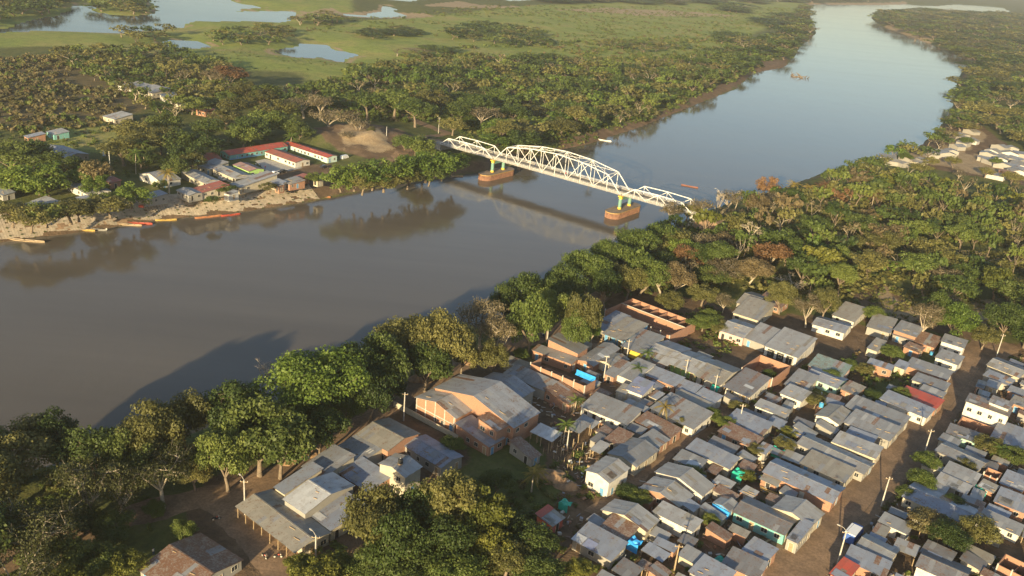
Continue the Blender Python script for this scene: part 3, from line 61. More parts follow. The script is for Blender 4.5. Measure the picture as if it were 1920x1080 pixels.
HOUSES = [(-40.86,143.85,18.1,8.3,-37.9,5.0,2.98,'gx','tan','cream','large tan tin-roofed warehouse at the street corner by the river road','warehouse','warehouse'),(-40.69,156.06,3.5,9.9,-36.0,5.0,3.9,'sx','blue','cream','narrow blue-grey roofed shed squeezed beside the river road edge of the warehouses','shed','storage_shed'),(-35.38,151.49,6.5,12.7,-35.3,5.0,4.7,'gx','bright','grey','warehouse under bright new galvanised sheets, highest in the tin-roofed block','warehouse','warehouse'),(-30.89,148.12,7.5,9.2,-38.8,5.0,2.75,'sx','blue','cream','blue-grey patched shed roof over the yard wall beside the bottom trees','shed','storage_shed'),(-36.13,163.3,6.4,9.3,-32.5,5.0,3.8,'sx','grey','cream','grey roofed store beside the lamp post midway along the warehouse block','warehouse','storehouse'),(-30.97,171.07,8.3,8.3,-35.7,5.0,2.9,'sx','grey','cream','grey roofed store with two white skylight strips in the warehouse block','warehouse','storehouse'),(-25.34,177.3,9.9,10.1,-35.9,5.0,3.9,'gx','tan','brick','wide tan-grey roofed store at the far end of the warehouse block','warehouse','storehouse'),(-20.32,162.47,7.5,5.4,-33.7,5.0,5.6,'gy','light','cream','two-storey cream house with pale gable roof rising above the warehouses','house','house'),(-14.35,173.66,12.1,6.8,-39.8,5.0,2.82,'gx','blue','grey','blue-grey roofed house between the warehouses and the brick hall','house','house'),(-27.86,161.56,9.8,6.9,-39.4,5.0,2.67,'sx','blue','brick','bluish patched roof in the middle of the warehouse block, brick parapet behind it','shed','storage_shed'),(-53.58,129.37,11.7,12.9,-31.7,5.0,2.23,'gx','rust','grey','old brown-grey roofed house cut by the bottom edge left of the side street','house','house'),(-14.13,192.58,13.2,6.1,-36.5,5.0,4.6,'gy','light','brick','brick hall with concrete pillars and ribbed pale gable roof by the river road','hall','brick_hall'),(-3.73,194.76,24.7,10.1,-36.2,5.0,5.6,'gy','bluelight','brick','largest hall of the town with wide blue-grey gable roof and brick side wall','hall','market_hall'),(1.2,205.4,13.2,5.8,-36.0,5.0,4.6,'gy','bluelight','grey','second gable-roofed hall joined behind the largest hall','hall','market_hall'),(7.28,213.46,13.3,5.8,-35.6,5.0,2.98,'sx','grey','grey','long grey shed-roofed store at the foot of the tall brick wall','warehouse','storehouse'),(-0.87,184.55,6.1,6.3,-38.3,5.0,5.6,'sy','rust','brick','two-storey orange brick house with rusty roof in front of the largest hall','house','house'),(-4.33,183.34,10.7,5.6,-38.5,5.0,2.82,'sy','grey','brick','low brick house with grey roof below the two-storey orange one','house','house'),(16.0,216.14,18.1,5.5,-35.0,5.0,4.6,'open','none','brick','tall roofless orange brick building with a bright blue tarp on one end','building','unfinished_building'),(17.84,233.46,10.0,6.3,-30.8,5.0,4.4,'sy','grey','brick','brick house with flat blue-grey roof beside the fork of the river road','house','house'),(14.08,229.61,12.8,3.9,-31.2,5.0,2.82,'sx','grey','brick','grey roofed house in shade just behind the roofless brick walls','house','house'),(3.74,222.56,7.8,3.6,-30.3,5.0,2.52,'sx','tan','cream','low tan-roofed house with white fascia left of the roofless brick walls','house','house'),(11.64,186.39,6.2,4.3,-33.8,5.0,2.8,'carport','bright','none','open carport of pale blue sheets on thin posts beside the post field','carport','carport'),(19.94,190.75,3.3,5.0,-35.2,5.0,2.7,'carport','grey','none','small open grey shelter on posts beside a palm','shelter','shelter'),(28.5,201.06,13.2,7.8,-33.8,5.0,2.67,'sx','grey','white','long white house with grey roof and dark window below the roofless brick walls','house','house'),(6.69,178.87,7.5,3.4,-44.7,5.0,2.3,'sy','rust','grey','dirty grey shed with weathered roof at the edge of the post field','shed','storage_shed'),(16.54,207.21,8.8,6.8,-41.4,5.0,2.3,'sy','rust','brick','rusty-brown lean-to roof at the foot of the tall brick wall','shed','lean_to_shed'),(25.42,170.71,6.4,8.0,-38.2,5.0,4.4,'gy','light','white','tall pale house with steep gable roof facing the dark garden','house','house'),(32.49,181.73,7.7,10.2,-36.9,5.0,2.67,'gy','grey','cream','grey roofed house right behind the steep gabled pale house','house','house'),(29.56,187.73,4.4,6.1,-38.3,5.0,2.52,'sx','rust','grey','low grey-brown annex roof between the white house and the grass lane','house','house'),(38.26,188.41,5.0,6.2,-39.2,5.0,2.52,'sy','grey','brick','square grey-roofed house with brick end at the grass lane','house','house'),(40.05,195.67,10.4,5.4,-41.4,5.0,2.38,'sx','rust','brick','narrow house with red-edged mottled roof beside the grass lane','house','house'),(24.67,182.69,2.8,4.5,-34.7,5.0,2.4,'carport','light','none','tiny ribbed lean-to on posts behind the steep gabled house','shelter','shelter'),(46.96,203.22,12.7,9.3,-40.7,5.0,2.67,'sx','grey','white','long white-walled house with grey roof ending at the grass lane corner','house','house'),(51.7,183.96,11.2,5.2,-37.7,5.0,2.75,'sx','blue','cream','cream house under a bright blue-tinted roof right of the grass lane','house','house'),(45.9,180.52,6.5,4.6,-35.6,5.0,2.52,'sx','grey','grey','grey roofed house in front of the blue-tinted roof by the grass lane','house','house'),(43.47,172.65,12.0,5.7,-39.4,5.0,2.52,'gy','light','white','pale gable-roofed house with an open pillared porch right of the grass lane','house','house'),(38.56,166.86,9.7,6.3,-37.1,5.0,2.45,'gy','light','brick','pale gable-roofed house nearest the grass lane bottom, brick below its eave','house','house'),(43.31,162.92,3.5,3.2,-40.2,5.0,2.23,'sy','blue','grey','shaded blue-grey extension roof next to a pale gable','shed','lean_to_shed'),(39.54,157.09,9.3,4.4,-36.8,5.0,2.98,'sx','light','white','house with a long white side wall and pale roof below the porch house','house','house'),(29.51,156.6,10.6,5.5,-35.7,5.0,2.67,'gy','light','cream','pale gable-roofed house at the edge of the dark garden trees','house','house'),(26.36,151.35,6.1,6.5,-35.9,5.0,2.52,'sx','rust','grey','house with sooty brown-streaked roof in front of the garden gable','house','house'),(22.42,146.92,9.1,6.2,-35.2,5.0,2.45,'sx','blue','grey','low blue-grey roof with two bright sheets beside the bottom garden trees','house','house'),(12.5,153.72,4.5,4.2,-38.0,5.0,2.5,'sy','light','red','little hut with half red half pale roof alone in the dark garden','hut','hut'),(51.61,164.88,4.1,4.2,-41.9,5.0,2.23,'gy','light','tarp','small pale-roofed stall hung with bright blue tarp','stall','stall'),(44.12,140.63,6.8,6.0,-38.9,5.0,2.52,'sx','blue','grey','blue-grey roofed house cut by the bottom edge left of the dirt street','house','house'),(51.47,144.59,7.3,5.5,-33.7,5.0,2.23,'sx','slate','brick','low house with streaked dark slatted roof near the bottom edge','house','house'),(55.25,148.86,5.3,5.5,-40.4,5.0,2.52,'sx','blue','brick','small blue-grey roof with brick end at the dirt street bottom','house','house'),(72.51,210.17,8.4,4.2,-33.7,5.0,2.52,'sx','light','white','pale-roofed white house alone among shrubs in the block centre','house','house'),(64.09,200.91,10.0,7.3,-37.4,5.0,2.52,'sx','blue','cream','long house with a violet-blue roof near the grass lane top','house','house'),(66.28,205.51,6.3,3.2,-39.9,5.0,2.3,'sx','slate','grey','shaded slate roof just behind the violet-blue roof','house','house'),(60.73,194.81,9.5,5.3,-40.8,5.0,2.3,'sx','rust','brick','rust-brown patched roof right in front of the violet-blue roof','house','house'),(55.08,188.56,6.7,4.5,-34.9,5.0,2.38,'sx','slate','grey','dark slate-roofed house right of the bright blue-tinted roof','house','house'),(89.22,210.53,6.5,9.4,-38.7,5.0,2.52,'gy','tan','white','tan gable-roofed house with white gable wall beside a blue tank','house','house'),(101.76,213.41,14.5,7.3,-40.0,5.0,2.67,'sx','grey','grey','very long grey-roofed house reaching the wide street, farthest of four alike','house','house'),(97.69,205.68,11.7,7.8,-39.7,5.0,2.6,'sx','grey','grey','long grey-roofed house with tilted blue shed before it, second of four by the street','house','house'),(93.14,200.32,6.8,4.5,-37.4,5.0,2.3,'sx','blue','grey','small violet-grey roof tucked between two long grey roofs by the street','house','house'),(90.12,194.41,10.5,5.7,-36.8,5.0,2.82,'sx','light','cream','house with pale strip along its front roof edge by the wide street','house','house'),(83.23,190.18,16.5,6.8,-39.6,5.0,2.52,'gx','grey','grey','biggest grey roof of the row along the left of the wide street','house','house'),(79.59,183.81,10.7,6.6,-39.2,5.0,2.38,'sx','tan','cream','tan-grey roof with a pale corner wall jutting to the wide street','house','house'),(71.7,176.62,16.0,8.4,-35.8,5.0,2.67,'gx','blue','brick','broad blue-grey roof with orange brick edge at the wide street','house','house'),(67.11,163.78,8.7,6.7,-40.5,5.0,2.98,'gy','light','cream','pale roof with steep pitch at the bend of the wide street','house','house'),(65.51,156.27,2.5,8.0,-37.8,5.0,2.67,'sx','blue','grey','narrow bluish lean-to roof hanging over the wide street','shed','lean_to_shed'),(59.5,161.44,11.4,7.8,-36.2,5.0,2.45,'gx','slate','teal','mottled purple-grey roof with teal wall in deep shade','house','house'),(64.17,176.17,4.1,3.5,-37.7,5.0,2.23,'sx','tan','brick','small tan roof beside the pile of yellow planks','shed','storage_shed'),(52.46,172.77,4.2,3.4,-36.9,5.0,2.3,'sx','light','brick','small pale roof with brick walls behind the blue-tarp stall','shed','storage_shed'),(75.0,199.58,5.9,2.6,-37.6,5.0,2.23,'sx','blue','brick','small bluish roof with orange brick end beside the yellow shrub','house','house'),(57.68,169.95,3.2,2.9,-41.5,5.0,2.4,'sx','light','brick','tiny pale-topped brick shed left of the plank pile','shed','storage_shed'),(65.59,189.41,2.7,4.2,-38.2,5.0,2.3,'sx','blue','grey','tiny blue-grey hut roof among shrubs in the block centre','hut','hut'),(32.06,255.62,5.6,13.1,-38.2,5.0,2.98,'sx','blue','grey','blue-grey roofed shop half under the tree, first of the shop row','shop','shop'),(36.19,250.42,7.6,13.8,-37.6,5.0,2.98,'sx','tan','bluewall','tan-roofed shop with bright blue front, second of the shop row','shop','shop'),(40.98,242.96,7.6,12.4,-35.2,5.0,2.9,'sx','grey','cream','grey-roofed shop with a yellow awning, third of the shop row','shop','shop'),(47.85,238.48,7.9,14.8,-34.8,5.0,2.82,'gx','light','brick','shop with brown rusty awning roof, fourth of the shop row','shop','shop'),(54.2,233.48,8.7,12.1,-36.6,5.0,2.9,'gx','light','green','shop with lime green front wall, fifth of the shop row','shop','shop'),(61.2,228.68,7.8,14.1,-35.6,5.0,2.75,'gx','tan','white','grey-tan hipped roof shop with red and white front goods, sixth of the row','shop','shop'),(68.18,222.78,7.6,12.8,-38.0,5.0,2.67,'sx','slate','white','dark slate flat roof at the far right end of the shop row','shop','shop'),(45.37,263.37,24.6,16.3,-38.5,5.0,3.4,'rooms','none','brick','long roofless brick building divided into many small rooms beside the woodland','building','unfinished_building'),(73.98,261.82,8.1,12.6,-34.0,5.0,2.82,'gx','light','pink','grey-roofed house with pink corner and white wall near the woodland','house','house'),(88.05,252.35,10.4,14.4,-36.7,5.0,2.98,'sx','light','white','long white hall with three dark door bays and grey roof','hall','school_hall'),(80.62,258.1,7.1,11.7,-37.5,5.0,2.67,'sx','light','grey','grey shed roof joining the pink house to the white hall','house','house'),(82.41,278.79,8.9,13.8,-33.8,5.0,2.67,'sx','tan','cream','brownish weathered roof below the wood, left of the white hall','house','house'),(84.37,289.05,6.4,14.6,-32.6,5.0,2.52,'gx','tan','grey','tan-grey roof nearest the trees in the weathered roof group','house','house'),(91.66,289.88,8.7,7.9,-37.3,5.0,2.38,'sx','rust','brick','brown crumbling roof at the right of the weathered roof group','house','house'),(76.06,233.61,9.6,12.7,-37.4,5.0,3.6,'open','none','brick','roofless brick house with dark rooms in front of the white hall','building','unfinished_building'),(36.92,224.33,5.9,10.8,-38.9,5.0,2.6,'sx','grey','white','grey-roofed white house first in the row across from the shops','house','house'),(45.14,222.32,9.1,5.5,-36.2,5.0,2.67,'sx','blue','brick','bluish-roofed house with orange brick front, second across from the shops','house','house'),(50.98,217.33,5.4,5.5,-35.7,5.0,2.6,'sx','blue','white','violet-grey roof third in the row across from the shops','house','house'),(55.71,213.25,6.0,5.1,-39.5,5.0,2.67,'sx','blue','white','violet-grey roof with white lower wall, last in the row across from the shops','house','house'),(37.19,214.47,5.1,7.3,-31.9,5.0,2.98,'sx','bluebright','white','small white house with vivid lavender-blue roof','house','house'),(50.63,209.93,9.6,5.8,-37.9,5.0,2.38,'sx','tan','white','tan-grey roof in front of the violet-grey row','house','house'),(32.99,213.39,2.9,4.7,-30.4,5.0,2.23,'sx','tan','cream','little annex with pale roof left of the lavender-blue roof','shed','storage_shed'),(27.12,233.75,5.5,15.2,-33.0,5.0,2.38,'gy','grey','brick','crooked grey roof beside the blue tarp of the roofless building','house','house'),(31.21,230.67,5.4,8.2,-38.4,5.0,2.52,'gy','tan','cream','small tan gable with sagging sheets near the first lane pole','house','house'),(31.83,224.5,3.4,9.5,-33.2,5.0,2.5,'sx','rust','brick','narrow brown lean-to beside the sagging tan gable','shed','lean_to_shed'),(81.15,219.84,6.3,6.4,-39.1,5.0,2.67,'sx','light','white','pale-roofed house with white long wall and brick end','house','house'),(85.06,228.05,6.0,10.1,-36.6,5.0,2.52,'sx','grey','grey','grey-roofed house just behind the one with the brick end','house','house'),(96.6,239.59,10.0,7.9,-35.8,5.0,2.75,'sx','green','pink','house with faded green roof and pink brick walls','house','house'),(93.67,232.57,9.3,7.9,-39.3,5.0,2.52,'gx','blue','mint','blue-roofed house with mint and cream walls below the faded green roof','house','house'),(99.39,226.69,4.8,5.8,-43.4,5.0,2.5,'sx','tan','brick','low brown shed joined to the mint-walled house','shed','lean_to_shed'),(107.64,273.28,10.4,9.4,-33.5,5.0,2.52,'gx','blue','white','lavender and grey roofed house under the dirt clearing','house','house'),(117.06,284.94,7.5,12.2,-36.9,5.0,2.45,'sx','tan','white','tan roof directly behind the lavender-roofed house','house','house'),(125.41,276.99,7.4,11.4,-30.5,5.0,2.6,'sx','tan','grey','tan-grey roofed house first in the row below the dirt clearing','house','house'),(132.31,272.02,7.2,7.8,-37.2,5.0,3.8,'sx','grey','brick','orange brick house with grey roof in the row below the clearing','house','house'),(131.16,270.49,6.7,5.7,-39.2,5.0,2.23,'sx','grey','grey','low grey porch roof in front of the orange brick house','shed','lean_to_shed'),(137.27,267.51,6.3,8.0,-35.3,5.0,2.52,'sx','rust','brick','rust-red roofed brick house with a small blue tank','house','house'),(144.66,265.42,6.9,6.0,-33.1,5.0,3.8,'sx','grey','white','white house with two gables at the top of the wide street','house','house'),(138.5,253.9,6.7,6.6,-38.9,5.0,2.98,'sx','grey','white','bright white-walled house beside the shaded top of the street','house','house'),(117.37,258.94,3.3,8.4,-37.2,5.0,2.52,'sx','tan','cream','small lone tan-roofed hut in the garden below the clearing','hut','hut'),(113.61,244.41,7.0,3.5,-33.1,5.0,2.82,'sx','blue','brick','orange brick house with thin bluish roof above the green yard','house','house'),(120.78,246.1,3.4,4.9,-38.0,5.0,2.38,'sx','blue','cream','narrow cream house right of the orange brick one','house','house'),(128.63,244.94,11.7,6.3,-36.7,5.0,2.52,'sx','grey','brick','house with brick patches along its grey roof near the street top','house','house'),(125.38,235.6,9.1,5.4,-38.7,5.0,2.52,'sx','grey','cream','long grey roof with yellowish end wall near the street top','house','house'),(122.73,228.8,6.2,5.6,-40.3,5.0,2.38,'sx','grey','grey','square grey roof beside the red one at the street','house','house'),(118.38,225.27,10.3,6.1,-42.6,5.0,2.3,'sx','red','brick','long brick-red roof at the left of the wide street','house','house'),(112.09,219.65,12.5,6.1,-41.2,5.0,2.67,'sx','blue','white','long blue-grey roof with white and blue-stained wall','house','house'),(130.07,260.66,5.1,4.5,-43.4,5.0,2.4,'sx','rust','brick','low broken brick shed beside the rust-red roof','shed','storage_shed'),(132.62,216.99,10.6,5.1,-35.6,5.0,6.2,'sx','slate','white','tall bright white two-storey building right of the wide street','building','white_building'),(135.74,217.08,5.2,4.1,-39.7,5.0,7.4,'sx','slate','white','upper white block set back on the tall white building side','building','white_annex'),(127.25,210.48,8.6,8.2,-37.0,5.0,2.6,'open','none','brick','low roofless orange brick walls in front of the tall white building','building','unfinished_building'),(122.38,206.42,7.7,5.4,-34.0,5.0,2.45,'sx','slate','mint','dark slate roof with mint door below the tall white building','house','house'),(116.93,195.02,10.5,7.2,-46.0,5.0,2.45,'gx','grey','grey','grey gabled roof with cream edge beside the street shrubs','house','house'),(112.46,185.77,7.2,6.0,-38.8,5.0,2.52,'sx','grey','cream','grey roof nearest a green tarp, right of the street','house','house'),(109.0,181.83,7.0,4.2,-39.6,5.0,2.23,'sx','light','grey','pale lower roof in front of the grey one by the green tarp','house','house'),(102.1,172.76,13.7,8.4,-40.1,5.0,2.52,'gx','blue','cream','large blue-grey roof with a rusty square patch right of the street','house','house'),(88.25,162.87,6.1,3.9,-39.3,5.0,2.52,'sx','grey','white','grey-roofed white house with brick corner beside a street pole','house','house'),(81.22,153.87,6.9,5.4,-39.6,5.0,2.52,'gx','grey','cream','grey roof behind the parked blue truck','house','house'),(77.41,148.98,8.0,5.1,-32.8,5.0,2.38,'sx','blue','brick','violet-blue roof with brick edge at the bottom right of the street','house','house'),(71.52,145.48,3.4,6.2,-41.6,5.0,2.23,'sx','red','brick','dark red roof at the very bottom of the wide street','house','house'),(93.02,149.26,8.8,7.6,-35.3,5.0,2.52,'gx','slate','white','slate roof with white wall cut by the bottom edge','house','house'),(93.84,153.85,5.7,4.8,-40.3,5.0,2.52,'sx','slate','grey','dark slate roof behind the bottom edge white wall','house','house'),(120.56,176.34,6.6,6.4,-37.7,5.0,2.52,'sx','blue','brick','violet-blue roof over brick wall near the right edge','house','house'),(113.28,167.84,9.0,4.2,-39.0,5.0,2.38,'sx','grey','white','long grey roof with glaring white wall at the right','house','house'),(125.24,185.0,5.0,6.5,-39.8,5.0,2.45,'sx','blue','brick','bluish roof stepping up to the right edge','house','house'),(108.92,151.54,5.7,5.3,-42.8,5.0,3.0,'open','none','brick','orange roofless brick walls at the bottom right corner','building','unfinished_building'),(156.05,251.75,9.5,9.2,-45.3,5.0,2.67,'gx','light','cream','wide pale gable roof at the upper right, beyond the white building','house','house'),(149.13,243.37,7.5,4.6,-45.1,5.0,2.52,'sx','blue','grey','deep-shaded blue-grey roof below the wide pale gable','house','house'),(141.3,237.83,2.3,4.3,-33.6,5.0,2.38,'sx','tan','brick','small tan roof on red brick beside the shaded street','house','house'),(145.23,238.54,3.4,4.5,-37.5,5.0,2.45,'sx','light','grey','pale small roof between red brick shed and white building','house','house'),(147.75,227.94,4.1,4.8,-42.9,5.0,2.82,'sx','tan','brick','orange brick house at the right edge behind the white building','house','house'),(150.78,235.49,4.3,3.9,-41.0,5.0,2.52,'sx','grey','brick','grey roof with brick edge near the right edge, above the orange house','house','house'),(135.16,207.37,7.8,10.4,-36.4,5.0,2.52,'sx','blue','grey','smoky blue roof right of the low brick walls','house','house'),(121.22,187.81,3.3,4.2,-39.9,5.0,2.6,'open','none','brick','little square of roofless brick walls among right-hand roofs','building','unfinished_building'),(117.38,181.86,3.6,3.7,-44.7,5.0,2.38,'sx','tan','brick','tan roof over bright orange wall right of the green tarp','house','house'),(-132.85,425.47,8.2,31.9,-38.6,6.0,2.67,'gy','red','teal','long red-roofed school block with teal wall facing the court','school','school_block'),(-107.58,433.95,33.2,6.3,-37.7,6.0,2.67,'gx','red','tealwhite','long red-roofed school block ending at the road, mint end wall','school','school_block'),(-114.6,417.79,22.4,8.8,-36.7,6.0,2.52,'gx','redbrown','white','short red-brown roofed white school block in front of the court end','school','school_block'),(-148.19,402.68,13.1,8.0,-44.2,6.0,2.52,'gy','redbrown','mint','small mint house with red-brown roof left of the school','house','house'),(-139.73,369.71,17.9,7.1,-40.3,6.0,2.82,'gx','light','cream','pale flat-roofed house with pillared porch beside the yellow palm','house','house'),(-129.48,380.6,15.4,8.8,-39.4,6.0,2.82,'gx','light','cream','pale-roofed house with wide pillared porch beside the pink-roofed one','house','house'),(-140.63,388.84,8.7,10.8,-27.7,6.0,2.67,'sx','light','cream','pale roof at the rear of the wide porch house','house','house'),(-125.02,390.91,12.5,8.0,-39.8,6.0,2.82,'gx','pink','green','lime-green house with pinkish tin roof beside the concrete court','house','house'),(-116.18,370.49,7.1,19.0,-35.5,6.0,2.38,'sx','light','cream','long pale riverfront roof above the stone embankment','house','house'),(-107.69,374.0,9.1,4.8,-37.8,6.0,2.38,'sx','blue','cream','blue-grey riverfront roof with dark doorway right of the long pale roof','house','house'),(-100.96,377.02,6.9,8.1,-39.3,6.0,2.23,'sx','tan','brick','tan riverfront roof of the eating house on the embankment','house','house'),(-99.01,385.38,4.6,5.6,-35.0,6.0,2.38,'sx','redbrown','brick','small brown roof at the upstream end of the riverfront','house','house'),(-135.73,347.52,8.9,6.5,-38.0,6.0,2.38,'gx','light','grey','pale riverfront roof left of the red one','house','house'),(-129.47,354.6,7.4,12.3,-40.0,6.0,2.38,'sx','redbrown','cream','long red-brown riverfront roof behind the square white lookout hut','house','house'),(-120.22,352.56,3.3,5.0,-30.1,5.5,2.52,'sx','light','white','square white lookout hut on the embankment edge','hut','lookout_hut'),(-104.77,369.5,2.8,3.1,-33.6,5.5,2.82,'sx','light','brick','narrow brick lookout hut beside the embankment stairs','hut','lookout_hut'),(-91.57,385.04,2.9,3.6,-32.6,5.5,2.38,'sx','light','cream','little cream hut at the upstream end of the embankment','hut','lookout_hut'),(-173.72,339.77,17.1,9.5,-39.1,6.0,2.67,'gx','light','white','white house with wide pale gable roof beside the mango trees','house','house'),(-154.63,363.85,15.1,9.4,-33.8,6.0,2.67,'gy','light','white','white house with arched windows behind the yellow palm','house','house'),(-146.74,336.87,6.2,9.4,-39.1,6.0,2.38,'sx','blue','grey','blue-grey riverfront roof beside red oil drums','house','house'),(-166.83,323.62,10.7,3.9,-44.3,6.0,2.38,'sx','blue','grey','blue-grey roof between two riverfront trees','house','house'),(-178.91,316.93,9.3,6.2,-29.7,6.0,2.45,'sx','light','brick','striped pale roof with orange brick front between trees on the embankment','house','house'),(-181.0,309.91,7.8,7.0,-38.9,6.0,2.38,'sx','blue','grey','blue-grey roof hidden behind the leftmost embankment tree','house','house'),(-207.7,387.04,17.6,11.6,-27.8,6.0,2.82,'gx','blue','grey','big rounded blue-grey roof half hidden by mango trees','house','house'),(-233.51,410.39,4.4,8.2,-37.5,6.0,2.52,'sx','blue','brick','orange brick house with blue-grey roof in the green field','house','house'),(-227.99,421.04,7.8,7.5,-37.3,6.0,2.52,'sx','light','teal','teal-edged pale roof beside the brick house in the field','house','house'),(-218.19,464.88,10.2,10.9,-32.3,6.0,2.67,'sx','light','cream','lone pale-roofed cream house in the scrub','house','house'),(-244.97,548.68,15.0,14.1,-31.3,6.0,2.52,'sx','light','white','white house leftmost of the cluster in the scrub wood','house','house'),(-231.26,542.36,15.3,13.1,-30.7,6.0,2.67,'sx','light','cream','cream house second of the cluster in the scrub wood','house','house'),(-215.98,530.6,14.5,8.6,-52.8,6.0,2.52,'sx','bright','white','white long-roofed house third of the cluster in the scrub wood','house','house'),(-200.27,513.51,9.3,9.3,-32.8,6.0,2.52,'sx','tan','cream','tan-roofed house at the lower end of the scrub wood cluster','house','house'),(-184.23,501.16,7.5,7.7,-26.0,6.0,2.67,'sx','redbrown','brick','red brick house beside a pale yard at the wood edge','house','house'),(-170.34,352.27,7.2,4.9,-37.5,6.0,2.52,'sx','redbrown','brick','red-brown roofed house behind the tall mast','house','house'),(-200.79,325.65,10.3,4.9,-34.0,6.0,2.38,'sx','blue','grey','dark blue-grey roof at the left photo edge on the far bank','house','house'),(-193.58,397.14,2.0,2.3,-27.8,6.0,4.0,'sx','light','white','small white water kiosk in the field corner','hut','kiosk')]
FAR = [(229.0,559.4,'white'),(228.8,550.0,'tan'),(233.5,549.3,'tan'),(242.2,560.7,'tan'),(247.3,557.5,'ylw'),(255.2,566.0,'light'),(267.3,584.8,'light'),(278.8,599.8,'tan'),(279.4,589.8,'light'),(288.8,604.0,'light'),(301.1,623.0,'light'),(311.5,637.1,'light'),(321.5,658.2,'tan'),(323.3,652.1,'white'),(327.3,674.8,'tan'),(342.1,692.5,'tan'),(305.0,589.0,'grey'),(323.6,617.1,'white'),(319.2,603.4,'light'),(315.0,607.5,'light'),(315.8,590.5,'white'),(305.1,580.7,'light'),(333.9,615.4,'white'),(324.2,599.6,'grey'),(327.5,595.2,'light'),(308.5,573.8,'light'),(314.1,573.4,'grey'),(323.1,579.6,'white'),(300.9,550.2,'brick'),(309.4,556.0,'white'),(287.5,537.8,'white'),(342.6,616.0,'blue'),(316.5,563.8,'grey'),(345.2,635.5,'light'),(337.2,635.3,'light')]
RUBBLE = [(13.3,171.9,4),(16.3,169.3,3),(-21.4,213.0,3.2),(-18.8,215.1,3),(-23.5,212.0,2.5),(-33.8,177.1,2.5),(-43.1,172.1,3),(-46.4,168.2,2.5),(-10.0,225.1,2.5),(52.5,172.1,3),(55.0,169.4,2.5)]
HILL = (-86.5,478.3)
SNAG = (286.5,978.0)
# ------------------------------------------------------------------ helpers
def link(o, parent=None):
    COL.objects.link(o)
    if parent is not None: o.parent = parent
    return o
def tag(o, label=None, cat=None, group=None, kind=None):
    if label: o['label'] = label
    if cat: o['category'] = cat
    if group: o['group'] = group
    if kind: o['kind'] = kind
    return o
def empty(name, loc, rz=0.0):
    o = bpy.data.objects.new(name, None); o.empty_display_size = 0.5
    o.location = loc; o.rotation_euler = (0, 0, rz); return link(o)
class MB:
    def __init__(s): s.v = []; s.f = []; s.m = []; s.uv = []; s.at = []
    def face(s, pts, m=0, uv=None, at=0.5):
        i = len(s.v); s.v += [tuple(p) for p in pts]; s.f.append(tuple(range(i, i + len(pts)))); s.m.append(m)
        s.uv.append(uv if uv else [(p[0], p[1]) for p in pts]); s.at.append(at)
    def box(s, x0, x1, y0, y1, z0, z1, m=0):
        c = [(x0,y0,z0),(x1,y0,z0),(x1,y1,z0),(x0,y1,z0),(x0,y0,z1),(x1,y0,z1),(x1,y1,z1),(x0,y1,z1)]
        for q in ((3,2,1,0),(4,5,6,7),(0,1,5,4),(1,2,6,5),(2,3,7,6),(3,0,4,7)): s.quad([c[k] for k in q], m)
    def quad(s, p, m=0, at=0.5):
        p = [Vector(q) for q in p]
        n = (p[1]-p[0]).cross(p[2]-p[0])
        if abs(n.z) > 0.7 * n.length: uv = [(q.x, q.y) for q in p]
        elif abs(n.x) > abs(n.y): uv = [(q.y, q.z) for q in p]
        else: uv = [(q.x, q.z) for q in p]
        s.face(p, m, uv, at)
    def tube(s, pts, rad, n=6, m=0, cap=True):
        pts = [Vector(p) for p in pts]; rings = []
        for i, p in enumerate(pts):
            d = (pts[min(i+1, len(pts)-1)] - pts[max(i-1, 0)])
            d = d.normalized() if d.length > 1e-6 else Vector((0,0,1))
            a = d.cross(Vector((0,0,1)) if abs(d.z) < 0.95 else Vector((1,0,0))).normalized(); b = d.cross(a)
            r = rad[i] if isinstance(rad, (list, tuple)) else rad
            base = len(s.v)
            for k in range(n):
                t = 2*math.pi*k/n; s.v.append(tuple(p + r*(math.cos(t)*a + math.sin(t)*b)))
            rings.append(base)
        for i in range(len(rings)-1):
            for k in range(n):
                k2 = (k+1) % n
                s.f.append((rings[i]+k, rings[i]+k2, rings[i+1]+k2, rings[i+1]+k)); s.m.append(m); s.uv.append([(k/n,i),((k+1)/n,i),((k+1)/n,i+1),(k/n,i+1)]); s.at.append(.5)
        if cap:
            for q in (rings[0], rings[-1]):
                s.f.append(tuple(range(q, q+n))); s.m.append(m); s.uv.append([(0,0)]*n); s.at.append(.5)
    def bar(s, p, q, w, hh=None, m=0):
        p = Vector(p); q = Vector(q); d = (q-p).normalized(); hh = hh or w
        a = d.cross(Vector((0,0,1)) if abs(d.z) < 0.95 else Vector((0,1,0))).normalized(); b = a.cross(d).normalized()
        c = []
        for e in (p, q):
            for sx, sy in ((-1,-1),(1,-1),(1,1),(-1,1)): c.append(e + a*sx*w/2 + b*sy*hh/2)
        for k in ((0,1,2,3),(7,6,5,4),(0,4,5,1),(1,5,6,2),(2,6,7,3),(3,7,4,0)): s.quad([c[j] for j in k], m)
    def mesh(s, name, mats):
        me = bpy.data.meshes.new(name); me.from_pydata(s.v, [], s.f)
        for m in (mats if isinstance(mats, (list, tuple)) else [mats]): me.materials.append(m)
        me.polygons.foreach_set('material_index', s.m)
        uvl = me.uv_layers.new(name='UVMap')
        flat = [c for u in s.uv for q in u for c in q]; uvl.data.foreach_set('uv', flat)
        at = me.attributes.new('sheet', 'FLOAT', 'FACE'); at.data.foreach_set('value', s.at)
        return me
    def build(s, name, mats, parent=None):
        return link(bpy.data.objects.new(name, s.mesh(name, mats)), parent)
def inst(name, me, parent=None, loc=None, rot=None, scale=None):
    o = bpy.data.objects.new(name, me)
    if loc is not None: o.location = loc
    if rot is not None: o.rotation_euler = rot
    if scale is not None: o.scale = scale
    return link(o, parent)
